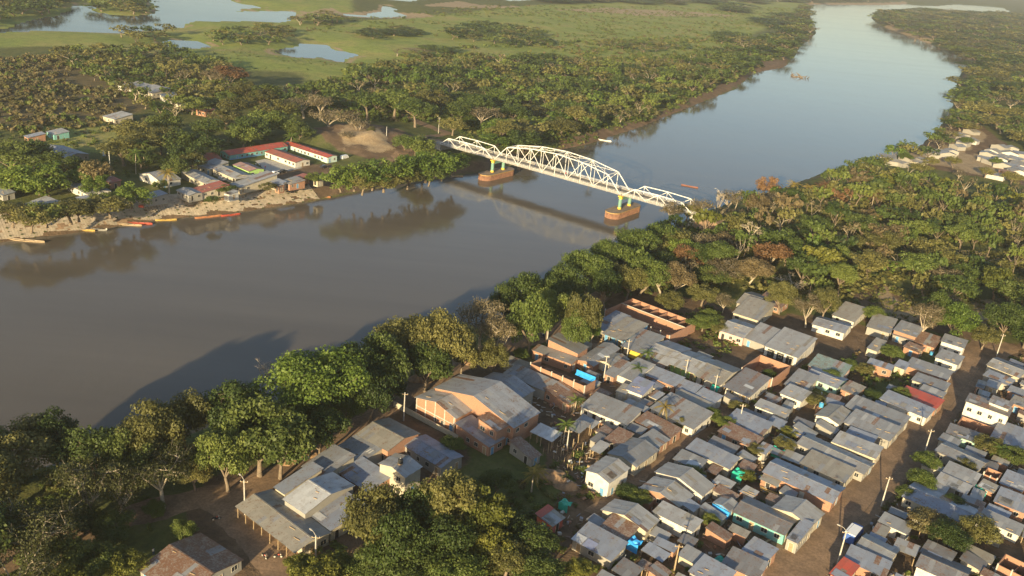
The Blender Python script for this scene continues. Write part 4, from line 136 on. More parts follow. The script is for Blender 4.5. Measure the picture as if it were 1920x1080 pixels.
def np_mesh(name, V, F, mats, mi=None, tint=None, smooth=False):
    me = bpy.data.meshes.new(name); n = F.shape[1]
    me.vertices.add(len(V)); me.vertices.foreach_set('co', V.astype(np.float32).ravel())
    me.loops.add(F.size); me.loops.foreach_set('vertex_index', F.astype(np.int32).ravel())
    me.polygons.add(len(F)); me.polygons.foreach_set('loop_start', np.arange(0, F.size, n, dtype=np.int32)); me.polygons.foreach_set('loop_total', np.full(len(F), n, dtype=np.int32))
    for m in (mats if isinstance(mats, (list, tuple)) else [mats]): me.materials.append(m)
    if mi is not None: me.polygons.foreach_set('material_index', mi.astype(np.int32))
    if tint is not None:
        at = me.attributes.new('tint', 'FLOAT', 'FACE'); at.data.foreach_set('value', tint.astype(np.float32))
    if smooth: me.polygons.foreach_set('use_smooth', np.ones(len(F), dtype=bool))
    me.update(); me.validate(); return me

# ------------------------------------------------------------------ materials
def new_mat(name):
    m = bpy.data.materials.new(name); m.use_nodes = True
    nt = m.node_tree; return m, nt, nt.nodes['Principled BSDF']
def node(nt, t, **kw):
    n = nt.nodes.new(t)
    for k, v in kw.items(): setattr(n, k, v)
    return n
def noise(nt, scale, detail=3.0, rough=.6, coord='Object', vec=None):
    tc = node(nt, 'ShaderNodeTexCoord'); nz = node(nt, 'ShaderNodeTexNoise')
    nz.inputs['Scale'].default_value = scale; nz.inputs['Detail'].default_value = detail; nz.inputs['Roughness'].default_value = rough
    nt.links.new(vec if vec is not None else tc.outputs[coord], nz.inputs['Vector']); return nz.outputs['Fac']
def ramp(nt, fac, stops):
    r = node(nt, 'ShaderNodeValToRGB'); el = r.color_ramp.elements
    el[0].position, el[0].color = stops[0][0], (*stops[0][1], 1); el[1].position, el[1].color = stops[-1][0], (*stops[-1][1], 1)
    for p, c in stops[1:-1]:
        e = el.new(p); e.color = (*c, 1)
    nt.links.new(fac, r.inputs[0]); return r.outputs[0]
def mixc(nt, fac, a, b, blend='MIX'):
    m = node(nt, 'ShaderNodeMix', data_type='RGBA', blend_type=blend)
    for s, v in ((0, fac), (6, a), (7, b)):
        if hasattr(v, 'is_linked') or hasattr(v, 'links'): nt.links.new(v, m.inputs[s])
        elif isinstance(v, (int, float)): m.inputs[s].default_value = v
        else: m.inputs[s].default_value = (*v, 1)
    return m.outputs[2]
def fmath(nt, op, a, b=0.0, clamp=False):
    m = node(nt, 'ShaderNodeMath', operation=op); m.use_clamp = clamp
    for s, v in ((0, a), (1, b)):
        if isinstance(v, (int, float)): m.inputs[s].default_value = v
        else: nt.links.new(v, m.inputs[s])
    return m.outputs[0]
def bump(nt, bs, h, strength=.4, dist=.1):
    b = node(nt, 'ShaderNodeBump'); b.inputs['Strength'].default_value = strength; b.inputs['Distance'].default_value = dist
    nt.links.new(h, b.inputs['Height']); nt.links.new(b.outputs[0], bs.inputs['Normal'])
def attr(nt, name): return node(nt, 'ShaderNodeAttribute', attribute_name=name).outputs['Fac']
def scl(c, k): return tuple(min(1, x*k) for x in c)
def simple(name, col, rough=.8, var=.25, scale=1.5, metal=0.0):
    m, nt, b = new_mat(name)
    n = noise(nt, scale, 4)
    nt.links.new(ramp(nt, n, [(.3, scl(col, 1-var)), (.7, scl(col, 1+var))]), b.inputs['Base Color'])
    b.inputs['Roughness'].default_value = rough; b.inputs['Metallic'].default_value = metal; return m
def roof_mat(name, col, rust=.15, rough=.5):
    m, nt, b = new_mat('roof_' + name)
    rnd = node(nt, 'ShaderNodeObjectInfo').outputs['Random']
    sh = attr(nt, 'sheet')
    k = fmath(nt, 'ADD', fmath(nt, 'MULTIPLY', sh, .34), fmath(nt, 'MULTIPLY', rnd, .3))
    base = mixc(nt, k, scl(col, .74), scl(col, 1.28))
    st = noise(nt, .55, 5, .7); st2 = noise(nt, 2.6, 4, .7)
    dirt = ramp(nt, st, [(.42, (0,0,0)), (.72, (1,1,1))])
    c = mixc(nt, fmath(nt, 'MULTIPLY', dirt, .36), base, scl((.20,.165,.125), 1.0))
    rm = ramp(nt, fmath(nt, 'ADD', st2, fmath(nt, 'MULTIPLY', st, .6)), [(.92 - rust*.6, (0,0,0)), (1.08 - rust*.6, (1,1,1))])
    c = mixc(nt, fmath(nt, 'MULTIPLY', rm, .8), c, (.17, .075, .035))
    nt.links.new(c, b.inputs['Base Color'])
    b.inputs['Roughness'].default_value = rough; b.inputs['Metallic'].default_value = 0.15
    tc = node(nt, 'ShaderNodeTexCoord'); wv = node(nt, 'ShaderNodeTexWave', wave_type='BANDS', bands_direction='X')
    wv.inputs['Scale'].default_value = 1.6; nt.links.new(tc.outputs['UV'], wv.inputs['Vector'])
    bump(nt, b, wv.outputs['Fac'], .5, .06); return m
def brick_mat():
    m, nt, b = new_mat('brick_orange')
    tc = node(nt, 'ShaderNodeTexCoord'); bt = node(nt, 'ShaderNodeTexBrick')
    bt.inputs['Color1'].default_value = (.35,.155,.085,1); bt.inputs['Color2'].default_value = (.28,.12,.068,1); bt.inputs['Mortar'].default_value = (.36,.27,.2,1)
    bt.inputs['Scale'].default_value = 1.0; bt.inputs['Brick Width'].default_value = .32; bt.inputs['Row Height'].default_value = .2; bt.inputs['Mortar Size'].default_value = .02
    nt.links.new(tc.outputs['UV'], bt.inputs['Vector'])
    n = noise(nt, .6, 5); c = mixc(nt, ramp(nt, n, [(.45,(0,0,0)),(.75,(.5,.5,.5))]), bt.outputs['Color'], (.24,.15,.1))
    nt.links.new(c, b.inputs['Base Color']); b.inputs['Roughness'].default_value = .9; bump(nt, b, bt.outputs['Fac'], -.4, .02); return m
def plaster(name, col):
    m, nt, b = new_mat('wall_' + name)
    n = noise(nt, .9, 5); n2 = noise(nt, 5, 3)
    c = mixc(nt, ramp(nt, n, [(.4,(0,0,0)),(.8,(.55,.55,.55))]), col, scl((.30,.26,.20), .8))
    c = mixc(nt, fmath(nt, 'MULTIPLY', n2, .12), c, (.1,.09,.07))
    nt.links.new(c, b.inputs['Base Color']); b.inputs['Roughness'].default_value = .85; return m
def leaf_mat(name, c1, c2, c3, trans=.38):
    m, nt, b = new_mat('leaf_' + name)
    rnd = node(nt, 'ShaderNodeObjectInfo').outputs['Random']
    t = fmath(nt, 'FRACT', fmath(nt, 'ADD', rnd, attr(nt, 'tint')))
    n = noise(nt, .32, 2); n2 = noise(nt, 2.1, 2)
    k = fmath(nt, 'ADD', fmath(nt, 'MULTIPLY', t, .55), fmath(nt, 'SUBTRACT', fmath(nt, 'ADD', fmath(nt, 'MULTIPLY', n, .7), fmath(nt, 'MULTIPLY', n2, .45)), .34), True)
    c = ramp(nt, k, [(.1, c1), (.5, c2), (.92, c3)])
    nt.links.new(c, b.inputs['Base Color']); b.inputs['Roughness'].default_value = .55; b.inputs['Specular IOR Level'].default_value = .3
    tr = node(nt, 'ShaderNodeBsdfTranslucent'); nt.links.new(mixc(nt, .5, c, scl(c3, 1.2)), tr.inputs['Color'])
    mx = node(nt, 'ShaderNodeMixShader'); mx.inputs[0].default_value = trans
    nt.links.new(b.outputs[0], mx.inputs[1]); nt.links.new(tr.outputs[0], mx.inputs[2])
    nt.links.new(mx.outputs[0], nt.nodes['Material Output'].inputs['Surface']); return m
M = {}
for k, c, ru in (('grey',(.305,.315,.33),.06),('light',(.41,.415,.42),.03),('tan',(.35,.33,.285),.09),('blue',(.31,.345,.42),.08),('bluelight',(.36,.38,.42),.1),('bluebright',(.34,.38,.56),.0),
                 ('bright',(.60,.62,.64),.03),('rust',(.34,.28,.23),.42),('slate',(.22,.22,.23),.16),('red',(.46,.085,.05),.04),('redbrown',(.37,.12,.075),.06),('pink',(.50,.30,.26),.05),('green',(.25,.34,.32),.2)):
    M['roof_'+k] = roof_mat(k, scl(c, .86 if not k.startswith('red') else 1.05), ru)
M['brick'] = brick_mat()
for k, c in (('white',(.60,.57,.51)),('cream',(.46,.41,.31)),('grey',(.29,.275,.245)),('pink',(.66,.42,.37)),('teal',(.14,.40,.38)),('tealwhite',(.48,.62,.56)),('mint',(.34,.58,.47)),('green',(.36,.58,.16)),('bluewall',(.10,.30,.52)),('red',(.45,.08,.05)),('ylw',(.7,.5,.15)),('tan',(.5,.42,.3)),('light',(.5,.48,.45)),('blue',(.3,.36,.45)),('tarp',(.05,.30,.62))):
    M[k] = plaster(k, c)
M['concrete'] = simple('concrete', (.40,.375,.33), .85)
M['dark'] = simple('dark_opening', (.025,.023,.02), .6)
M['glass'] = simple('window_glass', (.03,.035,.04), .12, .1)
M['timber'] = simple('timber', (.30,.22,.13), .8)
M['frame'] = simple('frame_paint', (.45,.42,.36), .6)
M['white_steel'] = simple('white_painted_steel', (.66,.64,.60), .5, .16)
M['bark'] = simple('bark_brown', (.17,.13,.09), .9, .35, 2)
M['bark_pale'] = simple('bark_pale', (.33,.275,.20), .85, .3, 2)
M['earth'] = simple('earth', (.27,.17,.095), .95, .3, .7)
M['tarp_blue'] = simple('tarp_blue', (.03,.28,.66), .45, .15)
M['tarp_green'] = simple('tarp_green', (.02,.33,.24), .45, .2)
M['yellow'] = simple('yellow_paint', (.62,.42,.05), .55, .12)
M['green_paint'] = simple('green_paint', (.15,.28,.22), .55, .15)
M['pile'] = simple('rusty_sheet_pile', (.23,.12,.075), .8, .4, .8)
M['pilecap'] = simple('pier_cap_concrete', (.22,.165,.12), .85, .3, .5)
M['asphalt'] = simple('bridge_deck', (.20,.175,.14), .85, .25, .5)
M['tank_blue'] = simple('tank_blue', (.06,.28,.48), .4, .1)
M['tank_black'] = simple('tank_black', (.03,.03,.03), .4, .1)
M['plank'] = simple('yellow_plank', (.62,.42,.15), .75, .25)
for k, c in (('skin',(.26,.14,.085)),('pinkc',(.6,.25,.25)),('redc',(.5,.04,.04)),('darkc',(.03,.03,.04)),('bluec',(.04,.07,.2)),('whitec',(.75,.74,.7))): M[k] = simple('cloth_'+k, c, .8, .1, 3)
for k, c in (('red',(.36,.06,.035)),('yellow',(.42,.28,.07)),('tan',(.36,.27,.17)),('orange',(.38,.16,.07)),('grey',(.22,.21,.19)),('white',(.7,.67,.6)),('brown',(.20,.075,.05))): M['boat_'+k] = simple('boat_'+k, c, .6, .2, 1)
for k, c in (('silver',(.5,.5,.5)),('white',(.78,.77,.74)),('dark',(.03,.03,.035)),('blue',(.06,.12,.35))): M['car_'+k] = simple('car_paint_'+k, c, .25, .03, 1)
M['tyre'] = simple('tyre_rubber', (.02,.02,.02), .8)
LEAF = {'dark': ((0.029,0.05,0.013),(0.063,0.094,0.022),(0.123,0.148,0.036)), 'green': ((0.053,0.079,0.018),(0.103,0.142,0.031),(0.186,0.214,0.048)), 'mango': ((0.052,0.09,0.016),(0.103,0.157,0.027),(0.19,0.241,0.045)),
 'olive': ((0.079,0.082,0.026),(0.146,0.142,0.043),(0.228,0.206,0.066)), 'dusk': ((.04,.046,.017),(.075,.080,.026),(.125,.12,.04)), 'lime': ((.080,.095,.018),(.135,.145,.026),(.210,.205,.040)), 'dry': ((0.094,0.08,0.046),(0.149,0.121,0.066),(0.215,0.174,0.092)),
 'rust': ((.105,.062,.030),(.165,.092,.042),(.23,.13,.058)), 'scrub': ((0.085,0.085,0.036),(0.15,0.135,0.058),(0.227,0.163,0.081)), 'tan': ((.10,.080,.042),(.155,.120,.060),(.215,.165,.082)), 'palmyellow': ((.16,.12,.025),(.28,.21,.04),(.38,.29,.06))}
for k, v in LEAF.items(): M['leaf_'+k] = leaf_mat(k, *v)

# ------------------------------------------------------------------ terrain
RP = np.array(RIVER_RIGHT + RIVER_LEFT)
def seg_dist(P, poly, closed=True):
    d = np.full(len(P), 1e18); n = len(poly)
    for i in range(n if closed else n-1):
        a = poly[i]; b = poly[(i+1) % n]; ab = b-a; L = max((ab**2).sum(), 1e-9)
        t = np.clip(((P-a)@ab)/L, 0, 1); q = P-a-t[:, None]*ab; d = np.minimum(d, (q**2).sum(1))
    return np.sqrt(d)
def inside(P, poly):
    c = np.zeros(len(P), bool); n = len(poly); x, y = P[:, 0], P[:, 1]
    for i in range(n):
        x1, y1 = poly[i]; x2, y2 = poly[(i+1) % n]
        if y1 == y2: continue
        k = ((y1 > y) != (y2 > y)); c ^= k & (x < (x2-x1)*(y-y1)/(y2-y1)+x1)
    return c
def sdist(P, poly):
    poly = np.asarray(poly); d = seg_dist(P, poly); return np.where(inside(P, poly), -d, d)
def sstep(x, a, b):
    t = np.clip((x-a)/(b-a), 0, 1); return t*t*(3-2*t)
def vnoise(P, s, seed=0):
    g = np.random.default_rng(seed).random((64, 64)); q = P/s; i = np.floor(q).astype(int); f = q-i; f = f*f*(3-2*f)
    i0 = i % 64; i1 = (i+1) % 64
    a = g[i0[:, 0], i0[:, 1]]*(1-f[:, 0])+g[i1[:, 0], i0[:, 1]]*f[:, 0]; b = g[i0[:, 0], i1[:, 1]]*(1-f[:, 0])+g[i1[:, 0], i1[:, 1]]*f[:, 0]
    return a*(1-f[:, 1])+b*f[:, 1]
RL = np.array(RIVER_LEFT); RR = np.array(RIVER_RIGHT)
def terrain(P):
    """height, distance to river, distance to lagoons"""
    sr = sdist(P, RP); dl = seg_dist(P, RL, False); dr = seg_dist(P, RR, False)
    left = dl < dr
    wob = (vnoise(P, 9, 1)-.5)*3 + (vnoise(P, 3, 2)-.5)*1.2
    village = 1 - sstep(P[:, 1], 470, 640)
    hl = 2.6 + 3.4*village; bw = np.where(left, 6 + 7*village, 11.0)
    top = np.where(left, hl, 5.0)
    near_v = left & (P[:, 0] < -85) & (P[:, 1] < 400)
    z = np.where(sr > 0, top*sstep(sr + np.where(near_v, 0, wob*.6), -1.0, bw), -2.0*sstep(-sr, 0, 8)-.05)
    z = np.where(near_v & (sr > 0), top*np.clip(sr/bw, 0, 1), z)
    sl = np.full(len(P), 1e9)
    for L in LAGOONS: sl = np.minimum(sl, sdist(P, L) + (vnoise(P, 25, 5)-.5)*10)
    z = np.where(sl < 40, np.minimum(z, np.where(sl > 0, .12+.06*sl, -.8)), z)
    hd = np.hypot((P[:, 0]-HILL[0])/1.25, P[:, 1]-HILL[1]); z = z + np.where(sr > 6, 6.0*np.exp(-(hd/26)**2)*sstep(sr, 6, 30)*(.45+1.1*vnoise(P, 9, 15))*(.8+.4*vnoise(P, 3.5, 16)), 0)
    far = np.clip((P[:, 1]-500)/1000, 0, 1)
    z = z + np.where((sr > 15) & (sl > 40), (vnoise(P, 60, 3)-.5)*1.6*far, 0)
    return z, sr, sl
def zat(pts):
    return terrain(np.array(pts, float).reshape(-1, 2))[0]
NA, NR = 400, 400
ang = np.radians(np.linspace(-58, 58, NA)); rad = 45*np.exp(np.linspace(0, math.log(7000/45), NR))
AA, RRR = np.meshgrid(ang, rad); GP = np.stack([np.sin(AA)*RRR, np.cos(AA)*RRR], -1).reshape(-1, 2)
GZ, GSR, GSL = terrain(GP)
def mask(polys, soft=4.0, seed=11):
    m = np.zeros(len(GP)); w = (vnoise(GP, 7, seed)-.5)*6 + (vnoise(GP, 2.5, seed+1)-.5)*3
    for p in polys: m = np.maximum(m, np.clip(.5-(sdist(GP, p)+w)/soft, 0, 1))
    return m
aD = mask(DIRT); aF = mask(FIELDS, 30); aS = mask(SAND, 6); aB = mask(SCRUB, 25)
near_shore = np.clip(1-np.abs(GSR-4)/7, 0, 1)*((vnoise(GP, 40, 21) > .35)*1.0)
dl_ = seg_dist(GP, RL, False); dr_ = seg_dist(GP, RR, False)
aD = np.maximum(aD, near_shore*np.where(dl_ < dr_, 1.0, .7))
aS = np.maximum(aS, np.clip(1-np.abs(GSL-6)/7, 0, 1)*(vnoise(GP, 50, 22) > .6)*.8)
idx = np.arange(NA*NR).reshape(NR, NA)
GF = np.stack([idx[:-1, :-1], idx[:-1, 1:], idx[1:, 1:], idx[1:, :-1]], -1).reshape(-1, 4)[:, ::-1]
def ground_mat():
    m, nt, b = new_mat('ground')
    n1 = noise(nt, .02, 6, .65); n2 = noise(nt, .18, 5, .65); n3 = noise(nt, 1.3, 4, .7)
    base = ramp(nt, n2, [(.3, (.065,.085,.024)), (.52, (.118,.132,.036)), (.72, (.175,.155,.062))])
    field = ramp(nt, n1, [(.3, (.19,.25,.05)), (.48, (.275,.325,.07)), (.6, (.345,.33,.095)), (.74, (.39,.30,.14))])
    field = mixc(nt, ramp(nt, n2, [(.38,(.5,.5,.5)),(.52,(0,0,0))]), field, (.13,.17,.04))
    field = mixc(nt, ramp(nt, n3, [(.40,(.3,.3,.3)),(.55,(0,0,0))]), field, (.13,.15,.04))
    scrub = ramp(nt, n2, [(.3, (.09,.08,.035)), (.6, (.18,.135,.065)), (.8, (.23,.16,.08))])
    dirt = ramp(nt, n2, [(.28, (.105,.070,.044)), (.5, (.17,.112,.068)), (.75, (.26,.175,.105))])
    sand = ramp(nt, n2, [(.3, (.32,.225,.13)), (.7, (.46,.35,.215))])
    def soft(a, lo, hi): 
        x = fmath(nt, 'ADD', a, fmath(nt, 'MULTIPLY', fmath(nt, 'SUBTRACT', n3, .5), .9))
        return ramp(nt, x, [(lo, (0,0,0)), (hi, (1,1,1))])
    c = mixc(nt, soft(attr(nt, 'field'), .35, .65), base, field)
    c = mixc(nt, soft(attr(nt, 'scrub'), .35, .65), c, scrub)
    c = mixc(nt, soft(attr(nt, 'dirt'), .35, .6), c, dirt)
    c = mixc(nt, soft(attr(nt, 'sand'), .35, .6), c, sand)
    c = mixc(nt, ramp(nt, n3, [(.35,(.35,.35,.35)),(.65,(0,0,0))]), c, (.05,.042,.026))
    nt.links.new(c, b.inputs['Base Color']); b.inputs['Roughness'].default_value = .95; b.inputs['Specular IOR Level'].default_value = .15
    bump(nt, b, fmath(nt, 'ADD', n3, n2), .6, .5); return m
M['ground'] = ground_mat()
gme = np_mesh('ground', np.column_stack([GP, GZ]), GF, M['ground'], smooth=True)
for nm, a in (('dirt', aD), ('field', aF), ('sand', aS), ('scrub', aB)):
    at = gme.attributes.new(nm, 'FLOAT', 'POINT'); at.data.foreach_set('value', a.astype(np.float32))
tag(link(bpy.data.objects.new('ground', gme)), kind='structure')

# ------------------------------------------------------------------ water
def water_mat(name, col, amp):
    m, nt, b = new_mat(name)
    n0 = noise(nt, .006, 4, .55); col2 = scl(col, .78)
    nt.links.new(mixc(nt, n0, col, col2), b.inputs['Base Color'])
    b.inputs['Roughness'].default_value = .10; b.inputs['IOR'].default_value = 1.33; b.inputs['Specular IOR Level'].default_value = .42
    tc = node(nt, 'ShaderNodeTexCoord'); mp = node(nt, 'ShaderNodeMapping'); mp.inputs['Rotation'].default_value = (0, 0, R(-50)); mp.inputs['Scale'].default_value = (1, .45, 1)
    nt.links.new(tc.outputs['Object'], mp.inputs['Vector'])
    a = noise(nt, .9, 3, .6, vec=mp.outputs[0]); c = noise(nt, .12, 4, .6, vec=mp.outputs[0]); big = noise(nt, .012, 3, .6, vec=mp.outputs[0])
    amp2 = ramp(nt, big, [(.35, (.25,.25,.25)), (.65, (1,1,1))])
    mp2 = node(nt, 'ShaderNodeMapping'); mp2.inputs['Rotation'].default_value = (0, 0, R(-50)); mp2.inputs['Scale'].default_value = (.10, 1, 1); nt.links.new(tc.outputs['Object'], mp2.inputs['Vector'])
    stk = noise(nt, .045, 5, .62, vec=mp2.outputs[0])
    nt.links.new(mixc(nt, ramp(nt, stk, [(.32,(0,0,0)),(.7,(1,1,1))]), scl(col, .88), scl(col, 1.1)), b.inputs['Base Color'])
    rr_ = node(nt, 'ShaderNodeMapRange'); rr_.inputs[1].default_value = .35; rr_.inputs[2].default_value = .68; rr_.inputs[3].default_value = .07; rr_.inputs[4].default_value = .13; nt.links.new(stk, rr_.inputs[0]); nt.links.new(rr_.outputs[0], b.inputs['Roughness'])
    hgt = fmath(nt, 'MULTIPLY', fmath(nt, 'ADD', fmath(nt, 'MULTIPLY', a, .3), c), amp2)
    bump(nt, b, hgt, amp, .30); return m
M['river'] = water_mat('river_water', (.110,.094,.073), .35)
M['lagoon'] = water_mat('lagoon_water', (.05,.055,.045), .15)
nm_, nt_ = GSR.reshape(NR, NA), GSL.reshape(NR, NA)
def sheet(name, sel, mat, kind='structure'):
    F = GF[sel]; u, inv = np.unique(F, return_inverse=True)
    V = np.column_stack([GP[u], np.zeros(len(u))])
    tag(link(bpy.data.objects.new(name, np_mesh(name, V, inv.reshape(F.shape), mat))), kind=kind)
fr = GSR[GF].min(1); fl = GSL[GF].min(1)
sheet('river', (fr < 14) & (fr <= fl), M['river'])
sheet('lagoon', (fl < 25) & (fl < fr), M['lagoon'])

# ------------------------------------------------------------------ roads and the concrete court
def road_mat():
    m, nt, b = new_mat('dirt_road')
    n2 = noise(nt, .22, 5, .65); n3 = noise(nt, 1.6, 4, .7); n1 = noise(nt, .06, 3)
    c = ramp(nt, n2, [(.3, (.19,.13,.085)), (.5, (.29,.195,.122)), (.72, (.39,.26,.162))])
    c = mixc(nt, ramp(nt, n1, [(.45,(0,0,0)),(.7,(.6,.6,.6))]), c, (.13,.10,.075))
    c = mixc(nt, ramp(nt, n3, [(.3,(.5,.5,.5)),(.6,(0,0,0))]), c, (.07,.05,.034))
    nt.links.new(c, b.inputs['Base Color']); b.inputs['Roughness'].default_value = .95; b.inputs['Specular IOR Level'].default_value = .1; bump(nt, b, n3, .5, .1); return m
M['road'] = road_mat()
def resample(pl, step):
    pl = np.array(pl, float); out = [pl[0]]
    for a, b in zip(pl[:-1], pl[1:]):
        n = max(1, int(np.linalg.norm(b-a)/step)); out += [a+(b-a)*k/n for k in range(1, n+1)]
    return np.array(out)
def smooth_pl(p, it=6):
    p = p.copy()
    for _ in range(it): p[1:-1] = (p[:-2]+2*p[1:-1]+p[2:])/4
    return p
for ri, (nm, lb, pl, w) in enumerate(ROADS):
    p = smooth_pl(resample(pl, 1.5), 8); t = np.gradient(p, axis=0); t /= np.linalg.norm(t, axis=1)[:, None]; nrm = np.column_stack([-t[:, 1], t[:, 0]])
    K = 7; V = []
    jl = (vnoise(p, 3.5, 40+ri)-.5)*1.6+(vnoise(p, 1.2, 60+ri)-.5)*.8; jr = (vnoise(p, 3.5, 50+ri)-.5)*1.6+(vnoise(p, 1.2, 70+ri)-.5)*.8
    for k in range(K):
        u = k/(K-1); off = -w/2-jl+(w+jl+jr)*u; V.append(p+nrm*off[:, None])
    V = np.stack(V, 1); n = len(p); fl2 = V.reshape(-1, 2); zz = terrain(fl2)[0].reshape(n, K)
    rut = np.array([-.02,.05,.03,.06,.03,.05,-.02]); zz = zz+rut+.012*ri
    I = np.arange(n*K).reshape(n, K); F = np.stack([I[:-1, :-1], I[1:, :-1], I[1:, 1:], I[:-1, 1:]], -1).reshape(-1, 4)[:, ::-1]
    o = link(bpy.data.objects.new(nm, np_mesh(nm, np.column_stack([fl2, zz.ravel()]), F, M['road'], smooth=True))); tag(o, kind='structure')
mb = MB(); mb.face([(x, y, 6.06) for x, y in COURT]); tag(mb.build('concrete_court', M['concrete']), kind='structure')

# stone embankment of the far bank: rows of stone gabions with dark planted joints
stone = simple('embankment_stone', (.38,.315,.23), .9, .3, .5)
pl = smooth_pl(resample([q for q in RIVER_LEFT if q[1] < 385], .95), 14)
t = np.gradient(pl, axis=0); t /= np.linalg.norm(t, axis=1)[:, None]; nrm = np.column_stack([t[:, 1], -t[:, 0]])
if (sdist(pl[20:21]+nrm[20:21]*6, RP) < 0)[0]: nrm = -nrm
mb = MB(); TUFT = []
for row in range(13):
    u0 = .15+row*.98; u1 = u0+.93
    for i in range(len(pl)-1):
        gap = vnoise(np.array([[i*.95, row*3.0]]), 5, 91)[0] < .16
        if gap or rng.random() < .03: continue
        s = rng.uniform(0,.05); a = pl[i]+(pl[i+1]-pl[i])*s; b = pl[i]+(pl[i+1]-pl[i])*(1-rng.uniform(.0,.08))
        z0, z1 = 6*u0/13, 6*u1/13; dz = rng.uniform(.11,.17)
        c = [(*(a+nrm[i]*u0), z0+dz), (*(b+nrm[i]*u0), z0+dz), (*(b+nrm[i]*u1), z1+dz), (*(a+nrm[i]*u1), z1+dz)]
        d = [(x, y, z-.5) for x, y, z in c]
        mb.quad(c)
        for k in range(4): mb.quad([d[k], d[(k+1) % 4], c[(k+1) % 4], c[k]])
        if (i+(row % 2)*2) % 4 == 0 and row % 2 == 0 and rng.random() < .75: TUFT.append((*(b+nrm[i]*u0), z0+.1))
emb = mb.build('stone_embankment', stone); tag(emb, kind='structure')
# ------------------------------------------------------------------ houses
WIN = {}
def window_mesh(w, h):
    k = ('w', round(w,1), round(h,1))
    if k not in WIN:
        mb = MB(); f = .09
        mb.box(-w/2-f, w/2+f, -.05, .02, -f, 0, 0); mb.box(-w/2-f, w/2+f, -.05, .02, h, h+f, 0)
        mb.box(-w/2-f, -w/2, -.05, .02, 0, h, 0); mb.box(w/2, w/2+f, -.05, .02, 0, h, 0); mb.box(-.03, .03, -.04, .02, 0, h, 0)
        mb.quad([(-w/2,-.015,0),(w/2,-.015,0),(w/2,-.015,h),(-w/2,-.015,h)], 1); WIN[k] = mb.mesh('window', [M['frame'], M['glass']])
    return WIN[k]
def door_mesh(w, h, dm='timber'):
    k = ('d', round(w,1), round(h,1), dm)
    if k not in WIN:
        mb = MB(); f = .1
        mb.box(-w/2-f, -w/2, -.06, .02, 0, h, 0); mb.box(w/2, w/2+f, -.06, .02, 0, h, 0); mb.box(-w/2-f, w/2+f, -.06, .02, h, h+f, 0)
        mb.quad([(-w/2,-.015,0),(w/2,-.015,0),(w/2,-.015,h),(-w/2,-.015,h)], 1); WIN[k] = mb.mesh('door', [M['frame'], M[dm]])
    return WIN[k]
def roof_strips(mb, p00, p10, p11, p01, rnd, wid=.95, th=.05):
    """sheets run from the eave edge p00-p10 up to the edge p01-p11"""
    p00, p10, p11, p01 = [Vector(p) for p in (p00, p10, p11, p01)]
    L = (p10-p00).length; n = max(2, int(L/wid)); D = (p01-p00).length; rows = 2 if D > 4.2 else 1
    nv = (p10-p00).cross(p01-p00).normalized()
    if nv.z < 0: nv = -nv
    flip = (p10-p00).cross(p01-p00).z < 0
    for i in range(n):
        a, b = i/n, (i+1)/n
        for r in range(rows):
            v0, v1 = r/rows, (r+1)/rows+(.02 if r < rows-1 else 0)
            k = rnd.random(); m = 0 if k < .88 else (1 if k < .98 else 2)
            up_ = nv*(th+rnd.uniform(0,.03)+(.02 if r == rows-1 and rows > 1 else 0)); jit = rnd.uniform(-.08,.08)/max(D, 1) if r == 0 else 0
            q = [p00.lerp(p10, a).lerp(p01.lerp(p11, a), v0+jit), p00.lerp(p10, b).lerp(p01.lerp(p11, b), v0+jit), p00.lerp(p10, b).lerp(p01.lerp(p11, b), v1), p00.lerp(p10, a).lerp(p01.lerp(p11, a), v1)]
            lift = nv*rnd.uniform(0,.025)
            q2 = [q[0]+up_+lift, q[1]+up_, q[2]+up_, q[3]+up_+lift]
            uv = [(a*L, v0*D), (b*L, v0*D), (b*L, v1*D), (a*L, v1*D)]
            if flip: q2 = q2[::-1]; uv = uv[::-1]
            mb.face(q2, m, uv, rnd.random())
    low = [p00, p10, p11, p01]; low = low if flip else low[::-1]
    mb.face(low, 3)
    top = [p+nv*th for p in (p00, p10, p11, p01)]; bs = [p00, p10, p11, p01]
    for k in range(4): mb.quad([bs[k], bs[(k+1) % 4], top[(k+1) % 4], top[k]], 0)
ALT = {'light':'tan','grey':'light','tan':'grey','blue':'bluelight','bluelight':'light','bright':'light','rust':'grey','slate':'grey','red':'redbrown','redbrown':'red','pink':'light','green':'grey','bluebright':'blue'}
HOBJ = {}
def wallfaces(root, mb, mat): return mb.build('wall', mat, root)
